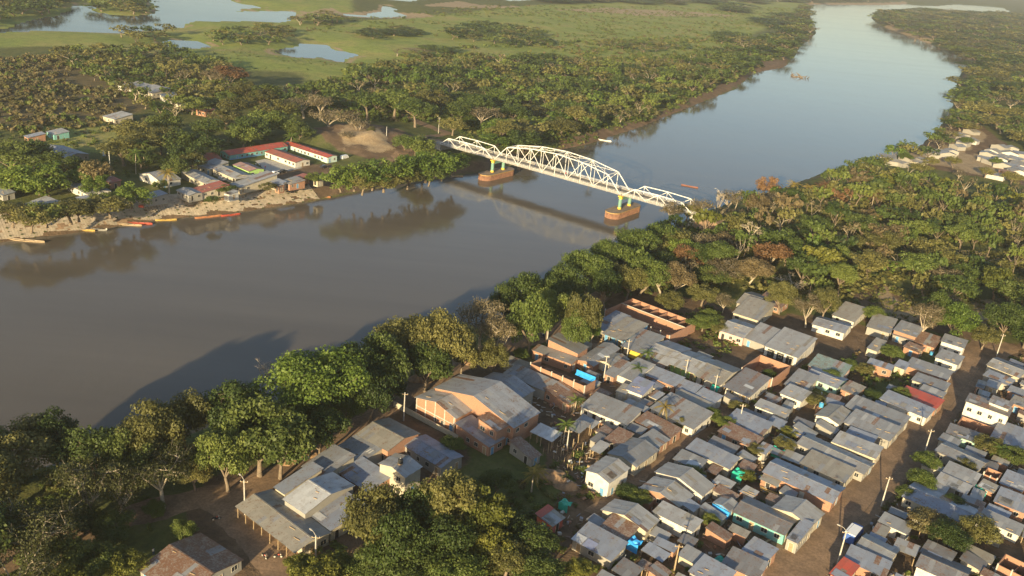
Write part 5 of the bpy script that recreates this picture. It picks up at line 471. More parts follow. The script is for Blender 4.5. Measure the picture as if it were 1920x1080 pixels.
def make_house(rec, detail=True):
    x, y, a, b, an, zg, e, ty, roof, wall, label, cat, name = rec
    rnd = random.Random(hash((round(x*10), round(y*10))) & 0xffff)
    e = e + rnd.uniform(-.06,.06)
    rt_ = empty(name, (x, y, zg), R(an)); tag(rt_, label, cat); HOBJ[label] = rt_
    wm = M['brick'] if wall == 'brick' else M.get(wall, M['grey'])
    if ty not in ('open', 'rooms'): a *= 1.06; b *= 1.06; rt_.rotation_euler[0] = R(rnd.uniform(-1.3,1.3)); rt_.rotation_euler[1] = R(rnd.uniform(-1.3,1.3))
    hx, hy = a/2, b/2; ov = .35 if min(a, b) > 3.5 else .2
    wx, wy = hx-ov, hy-ov; B0 = -.6; yf = -wy + (2.3 if 'street corner by the river' in label else (1.4 if cat == 'shop' else 0))
    if ty in ('open', 'rooms'):
        t = .18; mb = MB()
        mb.box(-hx, hx, -hy, -hy+t, B0, e); mb.box(-hx, hx, hy-t, hy, B0, e*.5 if 'blue tarp on one end' in label else e+.02); mb.box(-hx, -hx+t, -hy+t, hy-t, B0, e-.01); mb.box(hx-t, hx, -hy+t, hy-t, B0, e-.015)
        mb.build('outer_wall', wm, rt_)
        n = max(2, int(a/(3.6 if ty == 'open' else 3.4))); ys = (-hy+t, hy-t)
        if ty == 'rooms':
            q = MB(); q.box(-hx+t, hx-t, hy*.15, hy*.15+t, B0, e-.03); q.build('corridor_wall', wm, rt_)
            q = MB(); q.box(-hx+t, hx*.55, -hy*.35, -hy*.35+t, B0, e*.6); q.build('corridor_wall', wm, rt_)
        for i in range(1, n):
            xx = -hx+a*i/n+rnd.uniform(-.2,.2); q = MB()
            if ty == 'open':
                # stepped gable-like partition, high at the front wall, low at the back
                z1, z2 = e-.04, e*.55
                q.quad([(xx,ys[0],B0),(xx,ys[1],B0),(xx,ys[1],z2),(xx,ys[0],z1)]); q.quad([(xx+t,ys[1],B0),(xx+t,ys[0],B0),(xx+t,ys[0],z1),(xx+t,ys[1],z2)]); q.quad([(xx,ys[0],z1),(xx,ys[1],z2),(xx+t,ys[1],z2),(xx+t,ys[0],z1)])
            else:
                q.box(xx, xx+t, hy*.15+t, ys[1], B0, e-.05)
                q.box(xx, xx+t, ys[0], -hy*.35, B0, e*rnd.uniform(.3,.55))
            q.build('partition', wm, rt_)
        for i in range(n+1):
            xx = min(max(-hx+a*i/n, -hx+.12), hx-.12); q = MB(); q.box(xx-.13, xx+.13, -hy-.03, -hy+.22, B0, e+rnd.uniform(.1,.7)); q.build('pillar', M['concrete'], rt_)
        q = MB(); q.quad([(-hx+t,-hy+t,.05),(hx-t,-hy+t,.05),(hx-t,hy-t,.05),(-hx+t,hy-t,.05)]); q.build('floor_slab', M['earth'], rt_)
        if ty == 'rooms':
            q = MB(); q.box(-hx+t, hx-t, hy*.15-.02, hy*.15+t+.02, e-.028, e+.16); q.build('ring_beam', M['concrete'], rt_)
        return rt_
    rmats = [M['roof_'+roof], M['roof_'+ALT.get(roof, 'grey')], M['roof_rust'], M['timber']]
    mb = MB()
    if ty == 'carport':
        z = lambda X, Y: e+.1*(Y+hy)
        roof_strips(mb, (-hx,-hy,z(0,-hy)), (hx,-hy,z(0,-hy)), (hx,hy,z(0,hy)), (-hx,hy,z(0,hy)), rnd); mb.build('roof', rmats, rt_)
        n = max(2, int(a/2.6)+1)
        for i in range(n):
            for yy in (-hy+.15, hy-.15):
                xx = -hx+.2+(a-.4)*i/(n-1); q = MB(); q.box(xx-.07, xx+.07, yy-.07, yy+.07, -.3, z(0,yy)-.01); q.build('post', M['timber'], rt_)
        return rt_
    if ty == 'gx':
        p = .20; zr = e+p*hy; z = lambda X, Y: e+p*(hy-abs(Y))
        roof_strips(mb, (-hx,-hy,e), (hx,-hy,e), (hx,0,zr), (-hx,0,zr), rnd); roof_strips(mb, (hx,hy,e), (-hx,hy,e), (-hx,0,zr), (hx,0,zr), rnd)
        cap = MB(); cap.bar((-hx,0,zr+.09), (hx,0,zr+.09), .35, .05)
    elif ty == 'gy':
        p = .25; zr = e+p*hx; z = lambda X, Y: e+p*(hx-abs(X))
        roof_strips(mb, (hx,-hy,e), (hx,hy,e), (0,hy,zr), (0,-hy,zr), rnd); roof_strips(mb, (-hx,hy,e), (-hx,-hy,e), (0,-hy,zr), (0,hy,zr), rnd)
        cap = MB(); cap.bar((0,-hy,zr+.09), (0,hy,zr+.09), .35, .05)
    elif ty == 'sy':
        p = .13; z = lambda X, Y: e+p*(hx-X); cap = None
        roof_strips(mb, (hx,-hy,e), (hx,hy,e), (-hx,hy,z(-hx,0)), (-hx,-hy,z(-hx,0)), rnd)
    else:
        p = .12; z = lambda X, Y: e+p*(Y+hy); cap = None
        roof_strips(mb, (-hx,-hy,e), (hx,-hy,e), (hx,hy,z(0,hy)), (-hx,hy,z(0,hy)), rnd)
    rf = mb.build('roof', rmats, rt_)
    if cap: cap.build('ridge_cap', rmats[0], rf)
    if detail and rnd.random() < .5:      # odd sheets nailed over the old ones
        for _ in range(rnd.randint(1, 2)):
            w_, d_ = rnd.uniform(1.2,3.2), rnd.uniform(1.0,2.4); X = rnd.uniform(-hx+.2, max(-hx+.25, hx-w_-.2)); Y = rnd.uniform(-hy+.1, max(-hy+.15, -d_-.1))
            if ty == 'gy': X = rnd.uniform(.1, max(.15, hx-w_-.1))
            x2, y2 = min(X+w_, hx-.1), min(Y+d_, -.05 if ty == 'gx' else hy-.1)
            if x2-X > .5 and y2-Y > .5:
                q = MB(); g_ = .14; q.face([(X,Y,z(X,Y)+g_),(x2,Y,z(x2,Y)+g_),(x2,y2,z(x2,y2)+g_),(X,y2,z(X,y2)+g_)], 0, [(X,Y),(x2,Y),(x2,y2),(X,y2)], rnd.random()); q.build('roof_sheet', M['roof_'+rnd.choice(['light','bright','tan','grey','slate','blue','rust','blue'])], rf)
    # walls meet the underside of the roof
    w = MB(); g = .012
    def wallrun(p0, p1, mid=None):
        pts = [(p0[0],p0[1],B0), (p1[0],p1[1],B0), (p1[0],p1[1],z(*p1)-g)]
        if mid: pts.append((mid[0],mid[1],z(*mid)-g))
        pts.append((p0[0],p0[1],z(*p0)-g))
        ax = 0 if abs(p1[0]-p0[0]) > abs(p1[1]-p0[1]) else 1
        w.face(pts, 0, [(q[ax], q[2]) for q in pts])
    wallrun((-wx,yf), (wx,yf), (0,yf) if ty == 'gy' else None); wallrun((wx,yf), (wx,wy), (wx,0) if ty == 'gx' and yf < 0 else None)
    wallrun((wx,wy), (-wx,wy), (0,wy) if ty == 'gy' else None); wallrun((-wx,wy), (-wx,yf), (-wx,0) if ty == 'gx' and yf < 0 else None)
    if yf > -wy+.5:
        for i in range(int(a/3)+2):
            u = -wx+2*wx*i/(int(a/3)+1); q = MB(); q.box(u-.07, u+.07, -wy, -wy+.14, -.3, z(u,-wy)-.01); q.build('porch_post', M['timber'], rt_)
    w.build('wall', wm, rt_)
    if not detail: return rt_
    # doors and windows on the two sides that look to the streets
    def openings(L, place, rz, hmax):
        n = max(1, int(L/2.6)); dpos = rnd.randrange(n)
        for fl in range(1 if hmax < 5.2 else 2):
            for i in range(n):
                u = -L/2+L*(i+.5)/n
                if i == dpos and fl == 0: o = inst('door', door_mesh(.95, 2.0, rnd.choice(['timber','dark','timber','frame','dark','bluewall'])), rt_, (*place(u), 0), (0,0,rz))
                elif rnd.random() < .72: o = inst('window', window_mesh(rnd.choice([.9,1.1,1.3]), 1.0), rt_, (*place(u), .95+fl*2.8), (0,0,rz))
    if wy > .8: openings(2*wx, lambda u: (u, yf), 0, e)
    if wx > .8: openings(2*wy, lambda u: (wx, u), math.pi/2, e)
    if rnd.random() < .35:   # timber or stone laid on the sheets against the wind
        for i in range(rnd.randint(1, 3)):
            X = rnd.uniform(-.7,.7)*hx; Y = rnd.uniform(-.8,-.1)*hy; q = MB(); l = rnd.uniform(.6,1.6)
            q.bar((X,Y,z(X,Y)+.14), (X+l,Y+.2,z(min(X+l,hx),Y+.2)+.14), .12); q.build('roof_weight', M['timber'], rf)
    return rt_
for rec in HOUSES: make_house(rec)
# small lean-to sheds crowding the gaps between the houses
def fillers():
    fr2 = random.Random(17); town = np.array(DIRT[4]); done = []; used = {}
    c0, s0 = math.cos(R(-37)), math.sin(R(-37)); fr3 = lambda x, y: (x*c0+y*s0, -x*s0+y*c0)
    boxes = [(*fr3(r[0], r[1]), r[2]/2, r[3]/2) for r in HOUSES]
    posts = [(p[0], p[1]) for p in POSTS]
    for _ in range(6000):
        x, y = fr2.uniform(22, 165), fr2.uniform(135, 275); q = np.array([[x, y]])
        if not inside(q, town)[0] or any(seg_dist(q, np.array(r[2]), False)[0] < r[3]*.5+2.2 for r in ROADS): continue
        if any((x-a)**2+(y-b)**2 < 25 for a, b in posts): continue
        a, b = fr2.uniform(2.4,5.5), fr2.uniform(2.2,4.2); X, Y = fr3(x, y)
        if any(abs(X-k[0]) < k[2]+a/2-.25 and abs(Y-k[1]) < k[3]+b/2-.25 for k in boxes): continue
        n = min(HOUSES, key=lambda r: (r[0]-x)**2+(r[1]-y)**2)
        if math.hypot(n[0]-x, n[1]-y) > 11: continue
        rf = fr2.choice(['rust','grey','tan','blue','light','slate','grey','light']); wd = {'rust':'rusty','grey':'grey','tan':'tan','blue':'blue-grey','light':'pale','slate':'dark'}[rf]
        near = ' '.join(n[10].split()[:7]); near = near if near.split()[0] not in ('a','the') else near
        lb = 'small %s lean-to beside the %s' % (wd, near)
        if used.get(lb): continue
        used[lb] = 1; boxes.append((X, Y, a/2, b/2)); done.append((x, y, a, b, -37+fr2.uniform(-5,5), 5.0, fr2.uniform(1.7,2.3), fr2.choice(['sx','sx','sy','carport']), rf, fr2.choice(['brick','grey','cream','grey']), lb, 'shed', 'lean_to_shed'))
        if len(done) >= 105: break
    return done
FILL = fillers()
for rec in FILL: make_house(rec, detail=False)['group'] = 'lean-tos between the houses'
fr_ = random.Random(5); VIL = {}
FC = {'white':('tan','light','pale-walled'),'tan':('tan','grey','sandy'),'ylw':('tan','cream','yellowish'),'light':('grey','grey','dull grey'),'grey':('grey','grey','grey'),'brick':('rust','brick','orange brick'),'blue':('blue','grey','blue-grey roofed')}
for i, (x, y, c) in enumerate(FAR):
    rf_, wl_, wd = FC[c]
    rec = (x, y, fr_.uniform(8,11), fr_.uniform(6,8), -37+fr_.uniform(-35,35), 5.0, fr_.uniform(2.1,2.8), fr_.choice(['gx','gy','sx']), rf_, wl_, '%s house in the hazy upriver village at the right' % wd, 'house', 'house')
    o = make_house(rec, detail=False); o['group'] = 'houses of the upriver village'; VIL.setdefault(wd, []).append(o)
ORDW = ['first','second','third','fourth','fifth','sixth','seventh','eighth','ninth','tenth','eleventh','twelfth','thirteenth','fourteenth']
for wd, os_ in VIL.items():
    os_.sort(key=lambda o: o.location.x/o.location.y)
    for n, o in enumerate(os_):
        if len(os_) > 1: o['label'] = '%s house in the hazy upriver village, %s of its colour from the left' % (wd, ORDW[n])

# pieces that belong to single houses
def local(label, mb, name, mat): return mb.build(name, mat, HOBJ[label])
def dims(label):
    for r in HOUSES:
        if r[10] == label: return r
def find(s):
    r = list([r for r in HOUSES if s in r[10]][0])
    if r[7] not in ('open', 'rooms'): r[2] *= 1.06; r[3] *= 1.06
    return r
r = find('yellow awning'); hx, hy = r[2]/2, r[3]/2
mb = MB(); mb.quad([(-.05*r[2],-hy-.05,r[6]-.15),(hx,-hy-.05,r[6]-.15),(hx,-hy-.9,r[6]-1.1),(-.05*r[2],-hy-.9,r[6]-1.1)]); mb.quad([(-.05*r[2],-hy-.9,r[6]-1.1),(hx,-hy-.9,r[6]-1.1),(hx,-hy-.9,r[6]-2.0),(-.05*r[2],-hy-.9,r[6]-2.0)])
local(r[10], mb, 'awning', M['yellow'])
r = find('brown rusty awning'); hx, hy = r[2]/2, r[3]/2
mb = MB(); roof_strips(mb, (-hx,-hy-2.6,r[6]-.75), (hx*.9,-hy-2.6,r[6]-.75), (hx*.9,-hy+.2,r[6]-.05), (-hx,-hy+.2,r[6]-.05), random.Random(3)); local(r[10], mb, 'awning', [M['roof_rust'], M['roof_rust'], M['roof_tan'], M['timber']])
for u in (-hx+.2, 0, hx*.8):
    mb = MB(); mb.box(u-.06, u+.06, -hy-2.5, -hy-2.38, -.2, r[6]-.75); local(r[10], mb, 'awning_post', M['timber'])
r = find('bright blue tarp on one end'); hx, hy = r[2]/2, r[3]/2
mb = MB(); mb.quad([(hx-6.2,hy-.3,r[6]+.1),(hx-.1,hy-.3,r[6]+.1),(hx-.1,hy-.9,r[6]-.5),(hx-6.2,hy-.9,r[6]-.5)]); mb.quad([(hx-6.2,hy-.3,r[6]+.1),(hx-6.2,hy-.28,r[6]+.9),(hx-.1,hy-.28,r[6]+.9),(hx-.1,hy-.3,r[6]+.1)])
mb.quad([(hx-.25,hy-.4,r[6]+.5),(hx-.25,-hy+1.6,r[6]+.4),(hx-1.0,-hy+1.6,r[6]-.5),(hx-1.0,hy-.4,r[6]-.4)])
o = mb.build('tarp', M['tarp_blue']); o.location = HOBJ[r[10]].location; o.rotation_euler = HOBJ[r[10]].rotation_euler; tag(o, 'bright blue tarp hung over the far corner of the tall roofless brick walls', 'tarp')
r = find('concrete pillars'); hx, hy = r[2]/2, r[3]/2
for u in (-.96,-.5,-.02,.46,.93):
    mb = MB(); mb.box(u*(hx-.35)-.15, u*(hx-.35)+.15, -hy+.26, -hy+.37, -.3, r[6]-.02+.25*(hx-abs(u*(hx-.35)))-.05); local(r[10], mb, 'pillar', M['concrete'])
mb = MB(); mb.box(-hx+.35, hx-.35, -hy+.27, -hy+.36, 2.4, 2.65); local(r[10], mb, 'ring_beam', M['concrete'])
mb = MB(); mb.box(-hx-6, hx+2, -hy-1.2, -hy-1.0, -.3, 1.5); o = mb.build('low_wall', M['cream']); o.location = HOBJ[r[10]].location; o.rotation_euler = HOBJ[r[10]].rotation_euler; tag(o, 'low cream boundary wall along the front of the brick hall', 'wall')
r = find('open pillared porch'); hx, hy = r[2]/2, r[3]/2
for u in np.linspace(-.1*r[2], hx-.15, 6):
    mb = MB(); mb.box(u-.09, u+.09, -hy+.02, -hy+.2, -.2, r[6]+.02); local(r[10], mb, 'porch_pillar', M['white'])
for s in ('pillared porch beside the yellow palm', 'wide pillared porch'):
    r = find(s); hx, hy = r[2]/2, r[3]/2
    mb = MB(); mb.box(hx-.36, hx-.3, -hy+.6, hy-.6, 0, r[6]-.5); local(r[10], mb, 'painted_porch_shade', M['dark'])  # dark panel on the wall, painting in the shade under the porch
    for u in np.linspace(-hy+.3, hy-.3, 3):
        mb = MB(); mb.box(hx+1.6, hx+1.9, u-.15, u+.15, -.2, r[6]-.02); local(r[10], mb, 'porch_pillar', M['white'])
    mb = MB(); mb.box(hx-.3, hx+2.2, -hy+.05, hy-.05, r[6]-.02, r[6]+.16); local(r[10], mb, 'porch_roof', M['concrete'])
r = find('three dark door bays'); hx, hy = r[2]/2, r[3]/2
for u in (-.62, .0, .62):
    o = inst('door_bay', door_mesh(2.2, 2.5, 'dark'), HOBJ[r[10]], (u*(hx-.6), -hy+.34, 0))
r = find('two bright sheets'); hx, hy = r[2]/2, r[3]/2
for u, k in ((-hx+1.3, 'bright'), (-hx+4.0, 'bluebright')):
    mb = MB(); p = .12; z = lambda Y: r[6]+p*(Y+hy)+.16
    mb.quad([(u-1.2,-hy-.1,z(-hy)),(u+1.2,-hy-.1,z(-hy)),(u+1.2,-hy+2.3,z(-hy+2.3)),(u-1.2,-hy+2.3,z(-hy+2.3))]); local(r[10], mb, 'roof_sheet', M['roof_'+k])
r = find('rusty square patch'); hx, hy = r[2]/2, r[3]/2
mb = MB(); z = lambda Y: r[6]+.20*(hy-abs(Y))+.17; mb.quad([(-.6,.3,z(.3)),(1.8,.3,z(.3)),(1.8,hy-.5,z(hy-.5)),(-.6,hy-.5,z(hy-.5))]); local(r[10], mb, 'roof_sheet', M['roof_rust'])
r = find('half red half pale'); hx, hy = r[2]/2, r[3]/2
mb = MB(); z = lambda X: r[6]+.13*(hx-X)+.16; mb.quad([(-hx-.03,-hy-.03,z(-hx)),(-hx*.3,-hy-.03,z(-hx*.3)),(-hx*.3,hy+.03,z(-hx*.3)),(-hx-.03,hy+.03,z(-hx))]); local(r[10], mb, 'roof_sheet', M['roof_red'])
r = find('two white skylight strips'); hx, hy = r[2]/2, r[3]/2
for u in (.55, .72):
    mb = MB(); z = lambda Y: r[6]+.12*(Y+hy)+.16; mb.quad([(u*hx,-.3,z(-.3)),(u*hx+.35,-.3,z(-.3)),(u*hx+.35,1.3,z(1.3)),(u*hx,1.3,z(1.3))]); local(r[10], mb, 'skylight', M['white'])
r = find('pale strip along its front'); hx, hy = r[2]/2, r[3]/2
mb = MB(); mb.box(-hx, hx, -hy-.12, -hy-.02, r[6]-.25, r[6]+.1); local(r[10], mb, 'fascia', M['cream'])
r = find('white fascia left'); hx, hy = r[2]/2, r[3]/2
mb = MB(); mb.box(-hx, hx, -hy-.14, -hy-.02, r[6]-.4, r[6]+.12); local(r[10], mb, 'fascia', M['white'])
r = find('hung with bright blue tarp'); hx, hy = r[2]/2, r[3]/2
mb = MB(); mb.quad([(-hx,-hy-.05,r[6]-.1),(hx,-hy-.05,r[6]-.1),(hx-.1,-hy-.5,.3),(-hx+.2,-hy-.4,.3)]); o = mb.build('tarp', M['tarp_blue']); o.location = HOBJ[r[10]].location; o.rotation_euler = HOBJ[r[10]].rotation_euler; tag(o, 'bright blue tarp hanging down the front of the small stall', 'tarp')
r = find('red and white front goods'); hx, hy = r[2]/2, r[3]/2
for i, c in enumerate(('white','red','white','red')):
    mb = MB(); u = -hx*.7+i*1.1; mb.box(u, u+.9, -hy-.75, -hy-.1, .0, 1.0); o = mb.build('goods_crate', M[c]); o.location = HOBJ[r[10]].location; o.rotation_euler = HOBJ[r[10]].rotation_euler; tag(o, '%s crate, number %s from the left, before the hipped roof shop' % (c, ('one','two','three','four')[i]), 'crate', 'crates before the hipped roof shop')
mb = MB(); mb.quad([(hx-2.2,-hy-.1,2.4),(hx,-hy-.1,2.4),(hx,-hy-1.3,1.9),(hx-2.2,-hy-1.3,1.9)]); mb.quad([(hx-2.2,-hy-1.3,1.9),(hx,-hy-1.3,1.9),(hx,-hy-1.32,1.2),(hx-2.2,-hy-1.32,1.2)]); o = mb.build('tarp', M['tarp_green']); o.location = HOBJ[r[10]].location; o.rotation_euler = HOBJ[r[10]].rotation_euler; tag(o, 'green tarp awning at the right end of the hipped roof shop', 'tarp')
r = find('school block with teal wall'); hx, hy = r[2]/2, r[3]/2
mb = MB(); mb.box(hx-.36, hx-.31, -hy+.4, -hy+18, -.2, 1.0); local(r[10], mb, 'painted_band', M['bluewall'])

# ------------------------------------------------------------------ bridge
(ax_, ay_), (bx_, by_), ZD = BRIDGE
A = Vector((ax_, ay_, 0)); B = Vector((bx_, by_, 0)); u_ = (B-A).normalized(); SPAN = (B-A).length; v_ = Vector((-u_.y, u_.x, 0))
BW = 9.0
br = empty('truss_bridge', A, math.atan2(u_.y, u_.x)); tag(br, 'white steel truss road bridge crossing the brown river on two piers', 'bridge')
WS = M['white_steel']
def member(name, p, q, w, h=None, par=br): mb = MB(); mb.bar(p, q, w, h); return mb.build(name, WS, par)
def truss(x0, x1, n, hts, portal):
    pn = (x1-x0)/n
    for yy in (0.0, BW):
        X = [x0+pn*i for i in range(n+1)]
        tops = {i: ZD+hts[i] for i in range(1, n) if i in hts}
        member('bottom_chord', (x0,yy,ZD), (x1,yy,ZD), .33, .44)
        ks = sorted(tops)
        for i, j in zip(ks[:-1], ks[1:]): member('top_chord', (X[i],yy,tops[i]), (X[j],yy,tops[j]), .34, .34)
        member('end_post', (x0,yy,ZD), (X[ks[0]],yy,tops[ks[0]]), .34, .34); member('end_post', (X[ks[-1]],yy,tops[ks[-1]]), (x1,yy,ZD), .34, .34)
        for i in ks: member('vertical', (X[i],yy,ZD+.28), (X[i],yy,tops[i]-.22), .22)
        for i in range(1, n):
            if i not in tops:
                l = max(k for k in ks if k < i) if any(k < i for k in ks) else None; r2 = min([k for k in ks if k > i], default=None)
                if l is not None: member('diagonal', (X[i],yy,ZD+.28), (X[l],yy,tops[l]-.22), .23)
                if r2 is not None: member('diagonal', (X[i],yy,ZD+.28), (X[r2],yy,tops[r2]-.22), .23)
                if l is not None and r2 is not None and portal:
                    zt = (tops[l]+tops[r2])/2; member('hanger', (X[i],yy,ZD+.28), (X[i],yy,zt-.22), .16)
    for i in range(n+1): member('floor_beam', (X[i],.2,ZD-.15), (X[i],BW-.2,ZD-.15), .3, .6)
    if portal:
        for i in ks: member('cross_strut', (X[i],.2,tops[i]), (X[i],BW-.2,tops[i]), .28, .32)
        for i, j in zip(ks[:-1], ks[1:]):
            member('top_lateral', (X[i],.2,tops[i]), (X[j],BW-.2,tops[j]), .14); member('top_lateral', (X[i],BW-.2,tops[i]-.15), (X[j],.2,tops[j]-.15), .14)
truss(.7, SPAN-.7, 10, {1:7.7, 3:10.2, 5:11.0, 7:10.2, 9:7.7}, True)
LS = 37.0
truss(-LS, -.7, 6, {1:4.2, 3:4.5, 5:4.2}, False)
truss(SPAN+.7, SPAN+LS, 6, {1:4.2, 3:4.5, 5:4.2}, False)
x0, x1 = -LS-2, SPAN+LS+2
mb = MB(); mb.box(x0, x1, .5, BW-.5, ZD+.16, ZD+.42); mb.build('deck', M['asphalt'], br)
for yy, s in ((.62, 1), (BW-.92, -1)):
    mb = MB(); mb.box(x0, x1, yy, yy+.3, ZD+.424, ZD+.62); mb.build('kerb', M['concrete'], br)
for yy in (-.75, BW-.25+.35):     # cantilevered footways with railings outside the trusses
    mb = MB(); mb.box(x0, x1, yy-.35, yy+.35, ZD+.05, ZD+.2); mb.build('footway', M['concrete'], br)
for yy in (-1.05, .4, BW-.4, BW+.4):
    for hh in (.55, 1.05): member('handrail', (x0,yy,ZD+.3+hh), (x1,yy,ZD+.3+hh), .08)
    if yy < 1:
        n = int((x1-x0)/2.4); mb = MB()
        for i in range(n+1): xx = x0+(x1-x0)*i/n; mb.box(xx-.04, xx+.04, yy-.04, yy+.04, ZD+.2, ZD+1.38)
        o = mb.build('rail_post', WS, br); o['kind'] = 'stuff'
for xx in (x0-2, x1+2):
    mb = MB(); s = 1 if xx > 0 else -1
    mb.box(min(xx, xx-s*5), max(xx, xx-s*5), -.6, BW+.6, 1.0, ZD+.02); mb.build('abutment', M['concrete'], br)
# earth ramps that carry the road up to the deck
for nm_r, xs, zend in (('bridge_ramp', x0, 6.0), ('bridge_ramp', x1, 5.0)):
    s = -1 if xs < 0 else 1; mb = MB(); prev = None
    for k in range(9):
        t = k/8; xx = xs+s*(1+t*34); zz = (ZD+.38)*(1-t)+(zend+.1)*t; wd = 4.2; foot = max(.5, (zz-zend)*1.5+.5)
        row = [(xx, BW/2-wd-foot, zend-2), (xx, BW/2-wd, zz), (xx, BW/2+wd, zz), (xx, BW/2+wd+foot, zend-2)]
        if prev:
            for j in range(3): f = [prev[j], row[j], row[j+1], prev[j+1]]; mb.quad(f if s < 0 else f[::-1])
        prev = row
    o = mb.build(nm_r, M['road']); o.location = A; o.rotation_euler = (0, 0, math.atan2(u_.y, u_.x)); tag(o, kind='structure')
def pier(xc, label):
    o = empty('bridge_pier', A+u_*xc, math.atan2(u_.y, u_.x)); tag(o, label, 'pier', 'river piers of the bridge')
    n = 40; w = 3.6; y0, y1 = -5.0, 12.5
    def outline(k, grow=0.0):
        pts = []
        for i in range(n):
            t = i/n
            ang_ = 2*math.pi*t; x = (w+grow)*math.cos(ang_); yy = (w+grow)*math.sin(ang_)
            pts.append((x, (y1 if yy >= 0 else y0)+yy))
        return pts
    mb = MB(); P0 = outline(0); body = [(x, yy) for x, yy in P0]
    for i in range(n):
        a, b2 = body[i], body[(i+1) % n]; mb.quad([(*a,-1.5),(*b2,-1.5),(*b2,2.6),(*a,2.6)])
    mb.build('caisson', M['pile'], o)
    mb = MB(); per = []
    for i in range(n):
        a, b2 = Vector((*body[i],0)), Vector((*body[(i+1) % n],0)); L = (b2-a).length; m = max(1, int(L/.7))
        per += [a+(b2-a)*k/m for k in range(m)]
    for i, q in enumerate(per): mb.tube([(q.x,q.y,-1.5),(q.x,q.y,2.5)], .22, 5)
    sp = mb.build('sheet_piling', M['pile'], o); sp['kind'] = 'stuff'
    cap = outline(0, .25); mb = MB(); mb.face([(x,yy,3.05) for x, yy in cap]); 
    for i in range(n): a, b2 = cap[i], cap[(i+1) % n]; mb.quad([(*a,2.6),(*b2,2.6),(*b2,3.05),(*a,3.05)])
    mb.build('cap', M['pilecap'], o)
    rim = outline(0, .30); mb = MB()
    for i in range(n): a, b2 = rim[i], rim[(i+1) % n]; mb.quad([(*a,2.66),(*b2,2.66),(*b2,2.98),(*a,2.98)])
    mb.build('painted_rim', simple_yel, o)
    for yy in (0, BW):
        mb = MB(); mb.tube([(0,yy,3.05),(0,yy,ZD-1.0)], .85, 14); c = mb.build('column', M['green_paint'], o)
        for z0, z1 in ((3.06,4.0),(ZD-2.0,ZD-1.1)): mb = MB(); mb.tube([(0,yy,z0),(0,yy,z1)], .90, 14); mb.build('painted_band', M['yellow'], c)
        mb = MB(); mb.box(-1.0, 1.0, yy-1.0, yy+1.0, ZD-1.0, ZD-.5); mb.build('bearing', M['yellow'], c)
    mb = MB(); mb.box(-.7, .7, .86, BW-.86, ZD-2.6, ZD-1.05); mb.build('cross_beam', M['green_paint'], o)
simple_yel = simple('ochre_rim', (.42,.25,.07), .7, .3)
pier(0, 'river pier with sheet-piled base under the far end of the main span'); pier(SPAN, 'river pier with rusty red base under the near end of the main span')
# ------------------------------------------------------------------ trees
def tube_np(pts, rad, n):
    pts = np.asarray(pts, float); V = []; F = []
    for i in range(len(pts)):
        d = pts[min(i+1, len(pts)-1)]-pts[max(i-1, 0)]; d /= max(np.linalg.norm(d), 1e-6)
        a = np.cross(d, [0,0,1] if abs(d[2]) < .95 else [1,0,0]); a /= np.linalg.norm(a); b = np.cross(d, a)
        t = np.arange(n)*2*np.pi/n; V.append(pts[i]+rad[i]*(np.cos(t)[:, None]*a+np.sin(t)[:, None]*b))
    for i in range(len(pts)-1):
        for k in range(n): F.append((i*n+k, i*n+(k+1) % n, (i+1)*n+(k+1) % n, (i+1)*n+k))
    return np.concatenate(V), np.array(F)
def leaves_np(g, centers, radii, per, size, flat=.65):
    C = []; n = []
    for c, r in zip(centers, radii):
        k = max(3, int(per*(r/np.mean(radii))**2)); d = g.normal(size=(k, 3)); d /= np.linalg.norm(d, axis=1)[:, None]
        rr = r*(.35+.65*g.random(k)**.6); q = d*rr[:, None]; q[:, 2] *= flat; C.append(c+q); n.append(d*.8+g.normal(size=(k, 3))*.55+np.array([0,0,.45]))
    C = np.concatenate(C); N = np.concatenate(n); N /= np.linalg.norm(N, axis=1)[:, None]
    T = np.cross(N, g.normal(size=N.shape)); T /= np.linalg.norm(T, axis=1)[:, None]+1e-9; Bv = np.cross(N, T)
    s = size*(.6+.8*g.random(len(C)))[:, None]; as_ = (.45+.4*g.random(len(C)))[:, None]
    V = np.stack([C-T*s, C-Bv*s*as_+N*s*.15, C+T*s, C+Bv*s*as_+N*s*.15], 1).reshape(-1, 3)
    F = np.arange(len(C)*4).reshape(-1, 4); return V, F
